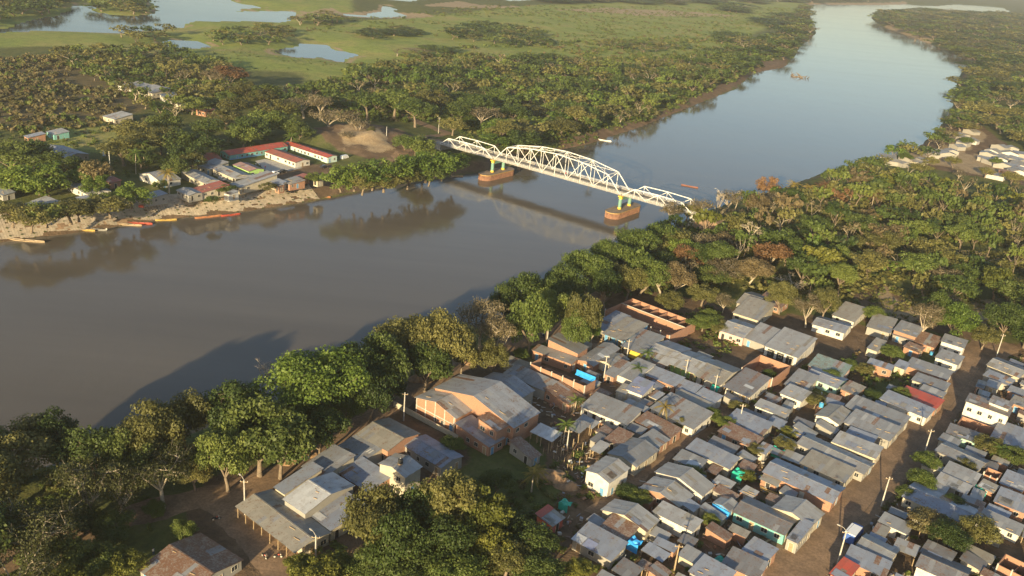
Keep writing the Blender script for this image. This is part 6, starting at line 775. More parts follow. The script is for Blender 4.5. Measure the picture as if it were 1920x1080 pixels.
def gen_tree(seed, H, Rr, style, lod):
    """returns trunk (V,F) and leaves (V,F); metres, base at the origin"""
    g = np.random.default_rng(seed)
    fork = {'bushy': .10, 'round': .22, 'umbrella': .40, 'dry': .26, 'bare': .28, 'tall': .26}[style]*H
    cz = {'bushy': .48, 'round': .57, 'umbrella': .74, 'dry': .62, 'bare': .64, 'tall': .57}[style]*H
    rz = {'bushy': .46, 'round': .41, 'umbrella': .24, 'dry': .36, 'bare': .36, 'tall': .43}[style]*H
    TV, TF = [], []
    def add(v, f):
        o = sum(len(x) for x in TV); TV.append(v); TF.append(f+o)
    r0 = .030*H+.05; lean = g.normal(size=2)*.05*H
    tp = np.array([0, 0, fork])+np.array([lean[0], lean[1], 0]); ns = 6 if lod < 2 else 3
    add(*tube_np([(0,0,-.5), (lean[0]*.3,lean[1]*.3,fork*.5), tp], [r0*1.35, r0, r0*.85], ns))
    nl = {0: 7, 1: 6, 2: 4}[lod]; cen, rad_ = [], []
    for i in range(nl):
        az = 2*np.pi*(i+g.uniform(-.3,.3))/nl; el = g.uniform(.05, 1.0); rr = Rr*g.uniform(.5,.85)*math.cos(el*.9)
        end = np.array([rr*math.cos(az)+tp[0], rr*math.sin(az)+tp[1], cz+rz*math.sin(el)*g.uniform(.5,.95)-rz*.2])
        mid = tp*.5+end*.5+np.array([0,0,g.uniform(-.02,.06)*H])+g.normal(size=3)*.03*H
        if style == 'umbrella': mid[2] = tp[2]*.45+end[2]*.55
        add(*tube_np([tp, mid, end], [r0*.6, r0*.38, r0*.15], 5 if lod < 2 else 3))
        cen.append(end); rad_.append(Rr*g.uniform(.28,.40))
        for k in range({0: 4, 1: 3, 2: 1}[lod]):
            t = g.uniform(.35,.95); st = tp*(1-t)+end*t if t > .5 else mid; st = mid*(1-t)+end*t
            d = g.normal(size=3); d[2] = abs(d[2])*.7-.15; d /= np.linalg.norm(d); ln = Rr*g.uniform(.25,.5); e2 = st+d*ln*np.array([1,1,.7])
            hr = math.hypot(e2[0]-tp[0]*.5, e2[1]-tp[1]*.5)
            if hr > Rr*.98: e2[:2] *= Rr*.95/hr
            if lod < 2: add(*tube_np([st, (st+e2)/2+g.normal(size=3)*.015*H, e2], [r0*.26, r0*.17, r0*.07], 4))
            cen.append(e2); rad_.append(Rr*g.uniform(.20,.34))
            if style in ('dry', 'bare') and lod < 2:
                for q in range(5 if style == 'bare' else 3):
                    s2 = st+(e2-st)*g.uniform(.3,1); d2 = g.normal(size=3)*.8+d*.7; d2 /= np.linalg.norm(d2); e3 = s2+d2*Rr*g.uniform(.14,.3)
                    add(*tube_np([s2, e3], [r0*.11, r0*.035], 3))
    cen = np.array(cen); rad_ = np.array(rad_)
    ne = {0: 26, 1: 18, 2: 7}[lod]
    if style in ('round', 'umbrella', 'tall', 'bushy'):
        d = g.normal(size=(ne, 3)); d[:, 2] = np.abs(d[:, 2])*(1.0 if style != 'tall' else .9)-(.25 if style != 'bushy' else .6); d /= np.linalg.norm(d, axis=1)[:, None]
        lob = 1+.16*np.sin(3*np.arctan2(d[:, 1], d[:, 0])+g.uniform(0,6))+.1*np.sin(5*np.arctan2(d[:, 1], d[:, 0])+g.uniform(0,6))
        e = np.column_stack([d[:, 0]*Rr*.78*lob, d[:, 1]*Rr*.78*lob, cz+d[:, 2]*rz*.8])*1.0; e[:, :2] += tp[:2]*.6
        cen = np.concatenate([cen, e]); rad_ = np.concatenate([rad_, Rr*g.uniform(.20,.36,ne)])
    TV = np.concatenate(TV); TF = np.concatenate(TF)
    if style == 'bare': return (TV, TF), None
    per = {0: 170, 1: 66, 2: 14}[lod]; size = {0: .245, 1: .37, 2: .85}[lod]*(Rr/7)**.35
    if style == 'dry': per = int(per*.72); size *= .72
    return (TV, TF), leaves_np(g, cen, rad_, per, size, .6)
KIND = {'dark': ('round','dark','bark',12,7), 'green': ('round','green','bark',12,7), 'mango': ('bushy','mango','bark',12,7), 'olive': ('tall','olive','bark',13,7), 'lime': ('round','lime','bark',9,5), 'limetree': ('umbrella','mango','bark_pale',15,9),
 'fig': ('umbrella','olive','bark_pale',14,8), 'umbrella': ('umbrella','green','bark',13,8), 'dry': ('dry','dry','bark_pale',13,7), 'drydark': ('dry','dusk','bark_pale',13,7), 'drytan': ('dry','tan','bark_pale',12,6), 'bare': ('bare',None,'bark_pale',12,5),
 'rust': ('round','rust','bark_pale',12,7), 'rustgreen': ('tall','scrub','bark',9,5), 'tan': ('round','tan','bark_pale',12,7), 'scrub': ('round','scrub','bark',5,3)}
PROTO = {}
def proto(kind, var, lod):
    k = (kind, var, lod)
    if k not in PROTO:
        st, lf, bk, H, Rr = KIND[kind]; tr_, lv = gen_tree(abs(hash(kind)) % 1 + sum(map(ord, kind))*17+var*101+lod, H, Rr, st, lod)
        PROTO[k] = (np_mesh('trunk', tr_[0], tr_[1], M[bk], smooth=True), np_mesh('crown', lv[0], lv[1], M['leaf_'+lf]) if lv else None, H, Rr)
    return PROTO[k]
WORDS = {'dark': 'dark green leafy', 'green': 'mid-green leafy', 'mango': 'bright green bushy', 'olive': 'olive-green', 'lime': 'yellow-green', 'limetree': 'broad lime-green spreading', 'fig': 'wide pale-limbed spreading', 'umbrella': 'flat-topped umbrella-crowned', 'dry': 'grey-brown half-bare', 'drydark': 'dusky half-bare', 'drytan': 'tan half-bare', 'bare': 'leafless pale-branched', 'rust': 'rust-leaved', 'rustgreen': 'brownish-green', 'tan': 'tan-leaved', 'scrub': 'brown scrubby'}
ZW = {'right_wood': 'in the wood beyond the town right of the bridge', 'upriver_wood': 'in the forest on the far right river bend', 'upriver_bank': 'on the bank before the hazy upriver village', 'flood_wood': 'in the woodland behind the bridge across the river', 'left_wood': 'in the wood above the far bank village', 'far_belt': 'in a distant tree belt by the lagoons'}
ZSUB = {'right_wood': [(75,390,'on the near bank beside the bridge end'),(120,430,'on the near bank upstream of the bridge'),(170,470,'on the near bank before the upriver village'),(60,310,'in the wood behind the roofless room building'),(100,330,'in the wood behind the weathered roofs'),(140,345,'in the wood above the dirt clearing'),(190,300,'in the wood at the right edge above the town'),(230,380,'in the middle of the wood at the right edge'),(130,380,'in the heart of the wood right of the bridge'),(210,450,'in the wood below the upriver village')],
 'flood_wood': [(20,545,'on the sandy bank just behind the bridge'),(80,640,'on the sandy bank upstream behind the bridge'),(150,780,'on the far bank well upstream'),(-40,560,'in the wood right behind the bridge head'),(-110,580,'in the wood behind the bare slope'),(-60,680,'in the wood between the bridge and the fields'),(40,760,'in the wood at the edge of the green fields')]}
def size_word(h): return 'tall' if h > 13.5 else ('low' if h < 6 else '')
LMK = [(-27,165,'beside the warehouse block'),(-5,190,'behind the brick hall'),(-60,150,'along the river road at the lower left'),(15,150,'in the dark garden below the warehouses'),(60,200,'among the houses right of the grass lane'),(105,240,'in the yards near the top of the wide street'),(110,180,'between roofs right of the wide street'),(-30,225,'on the near bank before the brick hall'),(15,260,'on the near bank at the road fork'),(45,330,'on the near bank below the bridge end'),(75,270,'beside the roofless room building'),(-100,110,'at the bottom left corner'),(-90,140,'on the near bank at the left edge'),(-20,130,'at the bottom edge left of the garden'),
 (-60,420,'on the bank left of the bridge'),(-110,440,'behind the red-roofed school'),(-160,390,'behind the far bank houses'),(-190,330,'above the stone embankment'),(-200,400,'among the mango grove at the left'),(-40,500,'at the far bridge head'),(-130,500,'above the bare slope'),(75,390,'at the near bridge head')]
def put_tree(x, y, zg, h, r, kind, lod, var, label, group, rs):
    tm, cm, H, Rr = proto(kind, var, lod)
    o = empty('tree', (x, y, zg), rs.uniform(0, 6.28)); tag(o, label, 'tree', group)
    e_ = rs.uniform(.86,1.16); s = (r/Rr*e_, r/Rr/e_, h/H); inst('trunk', tm, o, scale=s)
    if cm: inst('crown', cm, o, scale=s)
    return o
ALLT = []     # every tree: x, y, z, h, r, kind, zone
for t in TREES_NEAR: ALLT.append((*t[:6], 'near'))
for t in TREES_LEFT: ALLT.append((*t[:6], 'left'))
MIX = {'mix': [('dark',3),('green',4),('umbrella',4),('olive',5),('dry',4),('tan',1.2),('rust',.25),('bare',.6),('mango',1.6),('lime',1.2)], 'olive': [('olive',5),('green',3),('dark',2),('dry',1)], 'green': [('green',5),('dark',4),('mango',2.5),('olive',4),('dry',1.4),('bare',.15)], 'dark': [('dark',5),('green',2),('olive',2)]}
hpts = np.array([(r[0], r[1], max(r[2], r[3])/2) for r in HOUSES]+[(f[0], f[1], 7) for f in FAR])
zr_ = random.Random(21)
for (zn, poly, zz, sp, hr, wt) in ZONES:
    P = np.array(poly); lo = P.min(0); hi = P.max(0); done = {}
    y = lo[1]
    cand = []
    area = (hi-lo).prod(); 
    tries = int(min(60000, area/(sp*sp)*3.0))
    Q = np.column_stack([[zr_.uniform(lo[0], hi[0]) for _ in range(tries)], [zr_.uniform(lo[1], hi[1]) for _ in range(tries)]]) if tries else np.zeros((0, 2))
    Q = Q[inside(Q, P)]; Z, srv, slv = terrain(Q); ok = (srv > 2.5) & (slv > 4) & (np.linalg.norm(Q, axis=1) < 3400); Q = Q[ok]; Z = Z[ok]
    grid = {}
    for (x, y), z in zip(Q, Z):
        d0 = math.hypot(x, y); s = sp*max(1.0, min(2.6, d0/700))
        if abs(math.atan2(x, y)) > R(44): continue
        if (((hpts[:, 0]-x)**2+(hpts[:, 1]-y)**2) < (hpts[:, 2]+2.5)**2).any(): continue
        cx, cy = int(x//40), int(y//40); bad = False
        for i in (-1, 0, 1):
            for j in (-1, 0, 1):
                for (px_, py_, ps) in grid.get((cx+i, cy+j), ()):
                    if (px_-x)**2+(py_-y)**2 < (.5*(s+ps))**2: bad = True
        if bad: continue
        grid.setdefault((cx, cy), []).append((x, y, s))
        k = zr_.choices([q[0] for q in MIX[wt]], [q[1] for q in MIX[wt]])[0]; h = zr_.uniform(*hr); ALLT.append((x, y, z, h, s*zr_.uniform(.54,1.0), k, zn))
ALLT.sort(key=lambda t: -t[4]/math.hypot(t[0], t[1], 110) if t[6] not in ('near', 'left') else -9)
NT = 400
rs = random.Random(3)
def tree_label(t):
    x, y, z, h, r, k, zn = t
    if zn in ('near', 'left'): lm = min(LMK, key=lambda q: (q[0]-x)**2+(q[1]-y)**2)[2]; gr = 'trees '+lm
    else: gr = 'trees '+ZW[zn]; lm = ZW[zn] if zn not in ZSUB else min(ZSUB[zn], key=lambda q: (q[0]-x)**2+(q[1]-y)**2)[2]
    return ' '.join(w for w in (size_word(h), WORDS[k], 'tree' if h > 4.2 else 'young tree', lm) if w), gr
LBL = [tree_label(t) for t in ALLT[:NT]]; SAME = {}
for i, (lb, gr) in enumerate(LBL): SAME.setdefault(lb, []).append(i)
ORD = ['first','second','third','fourth','fifth','sixth','seventh','eighth','ninth']; FINAL = {}
for lb, ids in SAME.items():
    ids.sort(key=lambda i: math.atan2(ALLT[i][0], ALLT[i][1]))
    for n, i in enumerate(ids):
        w = '' if len(ids) == 1 or len(ids) > 9 else ('left of two: ' if n == 0 else 'right of two: ') if len(ids) == 2 else '%s from left: ' % ORD[n]
        FINAL[i] = w+lb if len((w+lb).split()) <= 16 else lb
for i, (x, y, z, h, r, k, zn) in enumerate(ALLT[:NT]):
    lod = 0 if math.hypot(x, y) < 330 else 1
    put_tree(x, y, z-.1, h, r, k, lod, i % 4, FINAL[i], LBL[i][1], rs)
# the rest of the woods, too far and too many to count: one mass for each side of the river
def forest(name, label, items):
    groups = {}
    for it in items: groups.setdefault(it[5], []).append(it)
    V = []; F = []; MI = []; TI = []; mats = []; off = 0
    for k, its in groups.items():
        st, lf, bk, H, Rr = KIND[k]; li = len(mats)
        mats += [M[bk]]+([M['leaf_'+lf]] if lf else [])
        prs = [gen_tree(900+j*7+sum(map(ord, k)), H, Rr, st, 2) for j in range(4)]
        for it in its:
            tr_, lv = prs[rs.randrange(4)]; c, s = math.cos(a := rs.uniform(0, 6.28)), math.sin(a); sc = np.array([it[4]/Rr, it[4]/Rr, it[3]/H]); tint = rs.random()
            for (q, m) in ((tr_, 0), (lv, 1)):
                if q is None: continue
                v = q[0]*sc; v = np.column_stack([v[:, 0]*c-v[:, 1]*s+it[0], v[:, 0]*s+v[:, 1]*c+it[1], v[:, 2]+it[2]])
                V.append(v); F.append(q[1]+off); off += len(v); MI.append(np.full(len(q[1]), li+m)); TI.append(np.full(len(q[1]), tint))
    if not V: return
    me = np_mesh(name, np.concatenate(V), np.concatenate(F), mats, np.concatenate(MI), np.concatenate(TI))
    tag(link(bpy.data.objects.new(name, me)), label, kind='stuff')
rest = ALLT[NT:]
for zn, nm, lb in (('right_wood','near_woodland','thick mixed wood beyond the town on the near bank'),('upriver_wood','upriver_forest','hazy forest on the far right bend of the river'),('upriver_bank','bank_thicket','thicket on the bank before the upriver village'),('flood_wood','floodplain_woodland','green woodland on the floodplain behind the bridge'),('left_wood','village_wood','olive wood above the far bank village'),('far_belt','distant_tree_belts','distant belts of trees around the lagoons')):
    forest(nm, lb, [t for t in rest if t[6] == zn])
# bushes and undergrowth
bg = np.random.default_rng(12)
def bushes(name, label, zones):
    V = []; F = []; MI = []; TI = []; off = 0; ks = {'green': 0, 'scrub': 1, 'olive': 2}
    prl = [leaves_np(bg, bg.normal(size=(4, 3))*np.array([.45,.45,.25])+np.array([0,0,.55]), np.full(4, .6), 8, .36) for _ in range(5)]
    prs = [leaves_np(bg, bg.normal(size=(5, 3))*np.array([.45,.45,.25])+np.array([0,0,.55]), np.full(5, .55), 26, .17) for _ in range(5)]
    for (poly, zz, sp, szr, kind) in zones:
        P = np.array(poly); lo = P.min(0); hi = P.max(0); n = int((hi-lo).prod()/(sp*sp)); Q = bg.uniform(lo, hi, (n, 2)); Q = Q[inside(Q, P)]
        if not len(Q): continue
        Z, srv, slv = terrain(Q); ok = (srv > 1.0) & (slv > 3)
        for r in ROADS: ok &= seg_dist(Q, np.array(r[2]), False) > r[3]*.5+.2
        for h_ in hpts: ok &= ((Q-h_[:2])**2).sum(1) > (h_[2]*.8)**2
        ok &= vnoise(Q, max(6, sp*4), 77) > .32
        for q, z in zip(Q[ok], Z[ok]):
            s = bg.uniform(*szr); v, f = (prs if q[0]**2+q[1]**2 < 235**2 else prl)[bg.integers(5)]; a = bg.uniform(0, 6.28); c, s_ = math.cos(a), math.sin(a); vv = v*np.array([s*1.2, s*1.2, s])
            V.append(np.column_stack([vv[:, 0]*c-vv[:, 1]*s_+q[0], vv[:, 0]*s_+vv[:, 1]*c+q[1], vv[:, 2]+z-.15*s])); F.append(f+off); off += len(v)
            kk = ks[kind] if bg.random() < .6 else int(bg.integers(3)); MI.append(np.full(len(f), kk)); TI.append(np.full(len(f), bg.random()))
    me = np_mesh(name, np.concatenate(V), np.concatenate(F), [M['leaf_green'], M['leaf_scrub'], M['leaf_olive']], np.concatenate(MI), np.concatenate(TI))
    tag(link(bpy.data.objects.new(name, me)), label, kind='stuff')
bushes('scrub', 'brown and green scrub covering the far left slope', BUSHZONES[:1])
tv, tf = leaves_np(bg, np.zeros((1, 3)), np.array([.4]), 16, .2)
V_ = np.concatenate([tv*np.array([1.3,1.3,.8])*bg.uniform(.6,1.3)+np.array(q) for q in TUFT]); F_ = np.concatenate([tf+len(tv)*i for i in range(len(TUFT))])
tag(link(bpy.data.objects.new('embankment_weeds', np_mesh('embankment_weeds', V_, F_, M['leaf_dark']))), 'dark tufts of weeds in the joints of the stone embankment', kind='stuff')
bushes('undergrowth', 'low bushes and weeds between houses and trees', BUSHZONES[1:])
# palms
def palm(x, y, zg, h, kind, i):
    g = np.random.default_rng(50+i); o = empty('palm_tree', (x, y, zg), g.uniform(0, 6.28))
    lm = min(LMK, key=lambda q: (q[0]-x)**2+(q[1]-y)**2)[2]
    tag(o, '%s%s palm %s' % ('small ' if h < 6 else '', {'yellow': 'yellowing', 'green': 'green', 'rust': 'rusty-fronded'}[kind], lm), 'palm', 'palms '+lm)
    mb = MB(); bx = .06*h; mb.tube([(0,0,-.3),(bx*.3,0,h*.4),(bx,0,h*.88)], [.24,.17,.13], 7); mb.build('trunk', M['bark_pale'], o)
    mt = M['leaf_'+{'yellow': 'palmyellow', 'green': 'mango', 'rust': 'rust'}[kind]]; n = 15; L = 4.4 if h > 6 else 2.8
    for k in range(n):
        az = k*2.4+g.uniform(-.2,.2); el = 1.15-1.5*(k/n)+g.uniform(-.1,.1); c, s = math.cos(az), math.sin(az); pts = []
        for j in range(7):
            t = j/6; rr = L*t*math.cos(el*(1-t*.5)); zz = L*t*math.sin(el)-L*.55*t*t; pts.append(Vector((bx+rr*c, rr*s, h*.88+zz)))
        mb = MB(); sd_ = Vector((-s, c, 0))
        for j in range(6):
            w = L*.20*math.sin(math.pi*(.15+.8*(j+.5)/6)); p, q = pts[j], pts[j+1]
            for sg in (-1, 1):
                for e in (0, .5):
                    a = p.lerp(q, e); b = p.lerp(q, e+.42); tip = b+(q-p)*.6+sd_*sg*w-Vector((0,0,w*.45)); mb.face([a, b, tip], 0)
            mb.bar(p, q, .05)
        mb.build('frond', mt, o)
for i, (x, y, zg, h, k) in enumerate(PALMS): palm(x, y, zg, h, k, i)
# ------------------------------------------------------------------ poles, posts, boats, vehicles, people, small things
def pole(x, y, z, h, kind, label):
    o = empty('utility_pole' if kind != 'mast' else 'mast', (x, y, z)); tag(o, label, 'pole')
    pm = M['timber'] if kind == 'timber' else (M['concrete'] if kind != 'mast' else M['white_steel'])
    mb = MB(); mb.tube([(0,0,-.5),(0,0,h)], [.19,.12] if kind != 'mast' else [.14,.08], 8); mb.build('shaft', pm, o)
    if kind in ('plain', 'lamp', 'timber'):
        mb = MB(); mb.box(-.8,.8,-.06,.06,h-.6,h-.46); c = mb.build('cross_arm', M['timber'], o)
        for u in (-.7, 0, .7): mb = MB(); mb.tube([(u,0,h-.45),(u,0,h-.25)], .05, 6); mb.build('insulator', M['white'], c)
    if kind == 'lamp':
        mb = MB(); mb.tube([(0,0,h-.2),(-.5,.5,h+.25),(-1.1,1.1,h+.3)], .045, 5); a = mb.build('lamp_arm', M['concrete'], o)
        mb = MB(); mb.bar((-1.0,1.0,h+.28), (-1.5,1.5,h+.24), .26, .14); mb.build('lamp_head', M['frame'], a)
    if kind == 'cross':
        mb = MB(); mb.box(-.7,.7,-.45,.45,h,h+.22); mb.build('lamp_head', M['frame'], o)
    return Vector((x, y, z+h-.3))
TOPS = [pole(*p) for p in POLES]
for i, (a, b) in enumerate(((0,1),(1,2),(2,3),(3,4),(4,6),(6,7),(7,8),(9,10),(9,11),(10,12))):
    p, q = TOPS[a], TOPS[b]; w = MB(); pts = [p.lerp(q, t/10)-Vector((0,0,4*1.1*(t/10)*(1-t/10))) for t in range(11)]; w.tube(pts, .03, 4)
    tag(w.build('overhead_wire', M['tyre']), 'thin wire from the %s' % ' '.join(POLES[a][5].split()[:11]), 'wire', 'overhead wires')
for i, (x, y, h) in enumerate(POSTS):
    mb = MB(); dx, dy = rng.uniform(-.15,.15), rng.uniform(-.15,.15); mb.tube([(0,0,-.4),(dx*.6,dy*.5,h*.6),(dx,dy,h)], [.10,.09,.08], 6); o = mb.build('timber_post', M['timber']); o.location = (x, y, 5); tag(o, 'bare timber post standing in the dusty post field', 'post', 'posts of the post field')
def boat(x1, y1, x2, y2, c, label):
    a, b = Vector((x1,y1,0)), Vector((x2,y2,0)); L = max((b-a).length, 5.0); o = empty('canoe', (a+b)/2, math.atan2(b.y-a.y, b.x-a.x)); tag(o, label, 'boat')
    if (b-a).length > 22: L = 22
    W_ = min(1.5, .5+L*.06); N_ = 14; mb = MB(); rings = []
    for i in range(N_+1):
        t = i/N_; s = 2*t-1; w = W_/2*(1-abs(s)**2.6)**.7+.03; sh = .42+.26*s*s; rings.append([( s*L/2, -w, sh), (s*L/2, -w*.75, .0), (s*L/2, w*.75, .0), (s*L/2, w, sh), (s*L/2, w-.07, sh), (s*L/2, w*.66, .14), (s*L/2, -w*.66, .14), (s*L/2, -w+.07, sh)])
    for i in range(N_):
        for k in range(8): mb.face([rings[i][k], rings[i+1][k], rings[i+1][(k+1) % 8], rings[i][(k+1) % 8]])
    for e in (0, N_): mb.face(rings[e])
    mb.build('hull', M['boat_'+c], o)
    for t in (-.28, -.05, .2): q = MB(); q.box(t*L-.14, t*L+.14, -W_*.42, W_*.42, .32, .37); q.build('thwart', M['timber'], o)
    if 'motor' in label: q = MB(); q.box(L/2-.3, L/2+.2, -.2, .2, .5, 1.1); q.build('outboard_motor', M['frame'], o)
for bt in BOATS: boat(*bt)
def car(x, y, z, an, c, label):
    truck = 'truck' in label and 'pickup' not in label; pick = 'pickup' in label; van = 'van' in label
    o = empty('truck' if truck else ('van' if van else 'car'), (x, y, z), R(an)); tag(o, label, 'truck' if truck or pick else ('van' if van else 'car'))
    k = 1.35 if truck else 1.0
    prof = [(-2.15,.35),(2.1,.35),(2.2,.75),(1.95,.95),(1.1,1.05),(.55,1.5),(-1.2,1.52),(-1.85,1.05),(-2.2,.95)]
    if pick: prof = [(-2.4,.4),(2.3,.4),(2.4,.85),(2.2,1.05),(1.15,1.12),(.65,1.7),(-.5,1.72),(-.7,1.1),(-2.4,1.1)]
    if van or truck: prof = [(-2.4,.4),(2.2,.4),(2.3,.9),(2.1,1.2),(1.6,1.95),(-2.3,2.0),(-2.4,1.0)]
    mb = MB(); w = .85
    for s in (-1, 1):
        pts = [(px_*k, s*w*(1 if pz < 1.1 else .86)*k, pz*k) for px_, pz in prof]; mb.face(pts if s < 0 else pts[::-1])
    for i in range(len(prof)):
        (xa, za), (xb, zb) = prof[i], prof[(i+1) % len(prof)]; wa, wb = w*(1 if za < 1.1 else .86), w*(1 if zb < 1.1 else .86)
        mb.face([(xa*k,-wa*k,za*k),(xa*k,wa*k,za*k),(xb*k,wb*k,zb*k),(xb*k,-wb*k,zb*k)])
    body = mb.build('body', M['car_'+c], o)
    xw = .83 if not (van or truck) else 1.86
    if not (van or truck):
        mb = MB(); mb.quad([(1.06*k,-.7,1.1),(1.06*k,.7,1.1),(.62*k,.66,1.47),(.62*k,-.66,1.47)]); mb.build('windscreen', M['glass'], o).location.x = .03
        for s in (-1, 1): mb = MB(); mb.quad([(.9,s*.83,1.08),(.5,s*.76,1.45),(-.9,s*.76,1.45),(-1.3,s*.83,1.08)]); mb.build('side_window', M['glass'], o)
    else:
        mb = MB(); mb.quad([(2.09*k,-.68*k,1.28*k),(2.09*k,.68*k,1.28*k),(1.72*k,.64*k,1.86*k),(1.72*k,-.64*k,1.86*k)]); mb.build('windscreen', M['glass'], o).location.x = .03
        if truck:
            mb = MB(); mb.box(-3.1, 1.2, -1.15, 1.15, 2.72, 2.9); mb.build('roof_cover', M['car_white'], o)
    for xx in (-1.35*k, 1.4*k):
        for s in (-1, 1):
            mb = MB(); mb.tube([(xx,s*(w*k-.16),.34*k),(xx,s*(w*k+.04),.34*k)], .34*k, 12); wh = mb.build('wheel', M['tyre'], o)
            mb = MB(); mb.tube([(xx,s*(w*k+.03),.34*k),(xx,s*(w*k+.06),.34*k)], .18*k, 8); mb.build('rim', M['frame'], wh)
    for s in (-1, 1): mb = MB(); mb.box(2.16*k, 2.24*k, s*.6*k-.15, s*.6*k+.15, .66*k, .82*k); mb.build('headlight', M['white'], o)
for c_ in CARS: car(*c_)
def skin_body(name, joints, edges):
    me = bpy.data.meshes.new(name); me.from_pydata([j[0] for j in joints], edges, []); o = link(bpy.data.objects.new('tmp', me))
    md = o.modifiers.new('s', 'SKIN')
    if not me.skin_vertices: me.skin_vertices.new()
    for i, j in enumerate(joints): me.skin_vertices[0].data[i].radius = (j[1], j[1]); me.skin_vertices[0].data[i].use_root = (i == 0)
    o.modifiers.new('sub', 'SUBSURF').levels = 1
    dg = bpy.context.evaluated_depsgraph_get(); r = bpy.data.meshes.new_from_object(o.evaluated_get(dg)); bpy.data.objects.remove(o); r.name = name; return r
def human(sit=False):
    if sit: J = [((0,0,.85),.15),((.03,0,1.12),.16),((.06,0,1.34),.14),((.08,0,1.48),.06),((.1,0,1.62),.105),((.1,0,1.7),.09),((.25,.2,1.15),.05),((.5,.22,1.05),.04),((.25,-.2,1.15),.05),((.5,-.22,1.05),.04),((.4,.13,.75),.08),((.35,.15,.4),.05),((.45,.15,.36),.045),((.4,-.13,.75),.08),((.35,-.15,.4),.05),((.45,-.15,.36),.045),((.06,.17,1.38),.07),((.06,-.17,1.38),.07)]
    else: J = [((0,0,.95),.14),((0,0,1.15),.15),((0,0,1.36),.15),((0,0,1.5),.055),((.02,0,1.62),.10),((.02,0,1.7),.085),((.03,.25,1.15),.05),((.1,.27,.9),.04),((.03,-.25,1.15),.05),((.0,-.27,.9),.04),((.08,.1,.5),.075),((.06,.1,.08),.05),((.18,.1,.04),.045),((-.04,-.1,.5),.075),((-.08,-.1,.08),.05),((.04,-.1,.04),.045),((0,.18,1.4),.07),((0,-.18,1.4),.07)]
    Ed = [(0,1),(1,2),(2,3),(3,4),(4,5),(2,16),(16,6),(6,7),(2,17),(17,8),(8,9),(0,10),(10,11),(11,12),(0,13),(13,14),(14,15)]
    return skin_body('body', J, Ed)
HUM = {False: human(False), True: human(True)}
def paint(me, shirt, trousers):
    m = me.copy(); m.materials.clear()
    for k in (shirt, trousers, 'skin', 'darkc'): m.materials.append(M[k])
    for p in m.polygons:
        z = p.center.z; p.material_index = 1 if z < (.98) else (3 if z > 1.68 else (2 if z > 1.47 or (abs(p.center.y) > .2 and z < 1.2) else 0))
    return m
def person(x, y, z, label, c, sit=False, rz=0.0):
    return tag(inst('person', paint(HUM[sit], {'pink':'pinkc','red':'redc','dark':'darkc','blue':'bluec','white':'whitec'}[c], 'bluec' if c != 'blue' else 'darkc'), None, (x, y, z), (0,0,rz)), label, 'person')
for i, p in enumerate(PEOPLE): person(*p, rz=i*1.3)
def bike(x, y, z, an, label):
    o = empty('motorbike', (x, y, z), R(an)); tag(o, label, 'motorbike')
    for xx in (-.62, .62):
        mb = MB(); mb.tube([(xx,-.06,.3),(xx,.06,.3)], .3, 14); w = mb.build('wheel', M['tyre'], o); mb = MB(); mb.tube([(xx,-.065,.3),(xx,.065,.3)], .19, 10); mb.build('rim', M['frame'], w)
    mb = MB(); mb.bar((-.3,0,.42), (.3,0,.42), .24, .3); mb.bar((.25,0,.55), (.62,0,.3), .06); mb.bar((-.2,0,.5), (-.62,0,.3), .08); mb.build('frame', M['tyre'], o)
    mb = MB(); mb.tube([(-.02,0,.72),(.2,0,.8),(.38,0,.76)], [.1,.16,.08], 8); mb.build('fuel_tank', M['boat_red'] if 'white motor' not in label else M['car_white'], o)
    mb = MB(); mb.bar((-.7,0,.76), (0,0,.74), .24, .09); mb.build('seat', M['tyre'], o)
    mb = MB(); mb.bar((.62,0,.3), (.42,0,.95), .06); mb.bar((.42,-.34,1.0), (.42,.34,1.0), .04); mb.build('handlebar', M['frame'], o)
    mb = MB(); mb.tube([(.5,0,.82),(.6,0,.82)], .09, 8); mb.build('headlight', M['white'], o)
for i, b_ in enumerate(BIKES):
    bike(*b_)
    if i in (0, 1, 5):
        a = R(b_[3]); person(b_[0]-.25*math.cos(a), b_[1]-.25*math.sin(a), b_[2]-.02, ('rider in white on the motorbike before the earth bank', 'rider in dark clothes on the motorbike next to the warehouse wall', '', '', '', 'rider in white at the river road fork')[i], ('white','dark','','','','white')[i], True, a)
for i, (u, c) in enumerate(((.52,'white'),(.55,'red'),(.3,'dark'),(.78,'white'),(.95,'dark'))):
    q = A+u_*SPAN*u+v_*(3.0+1.2*(i % 3)); person(q.x, q.y, ZD+.42, 'person in %s walking on the bridge deck, %s from the far pier' % ({'white':'white','red':'red','dark':'dark clothes'}[c], ('third','fourth','first','fifth','last')[i]), c, rz=i)
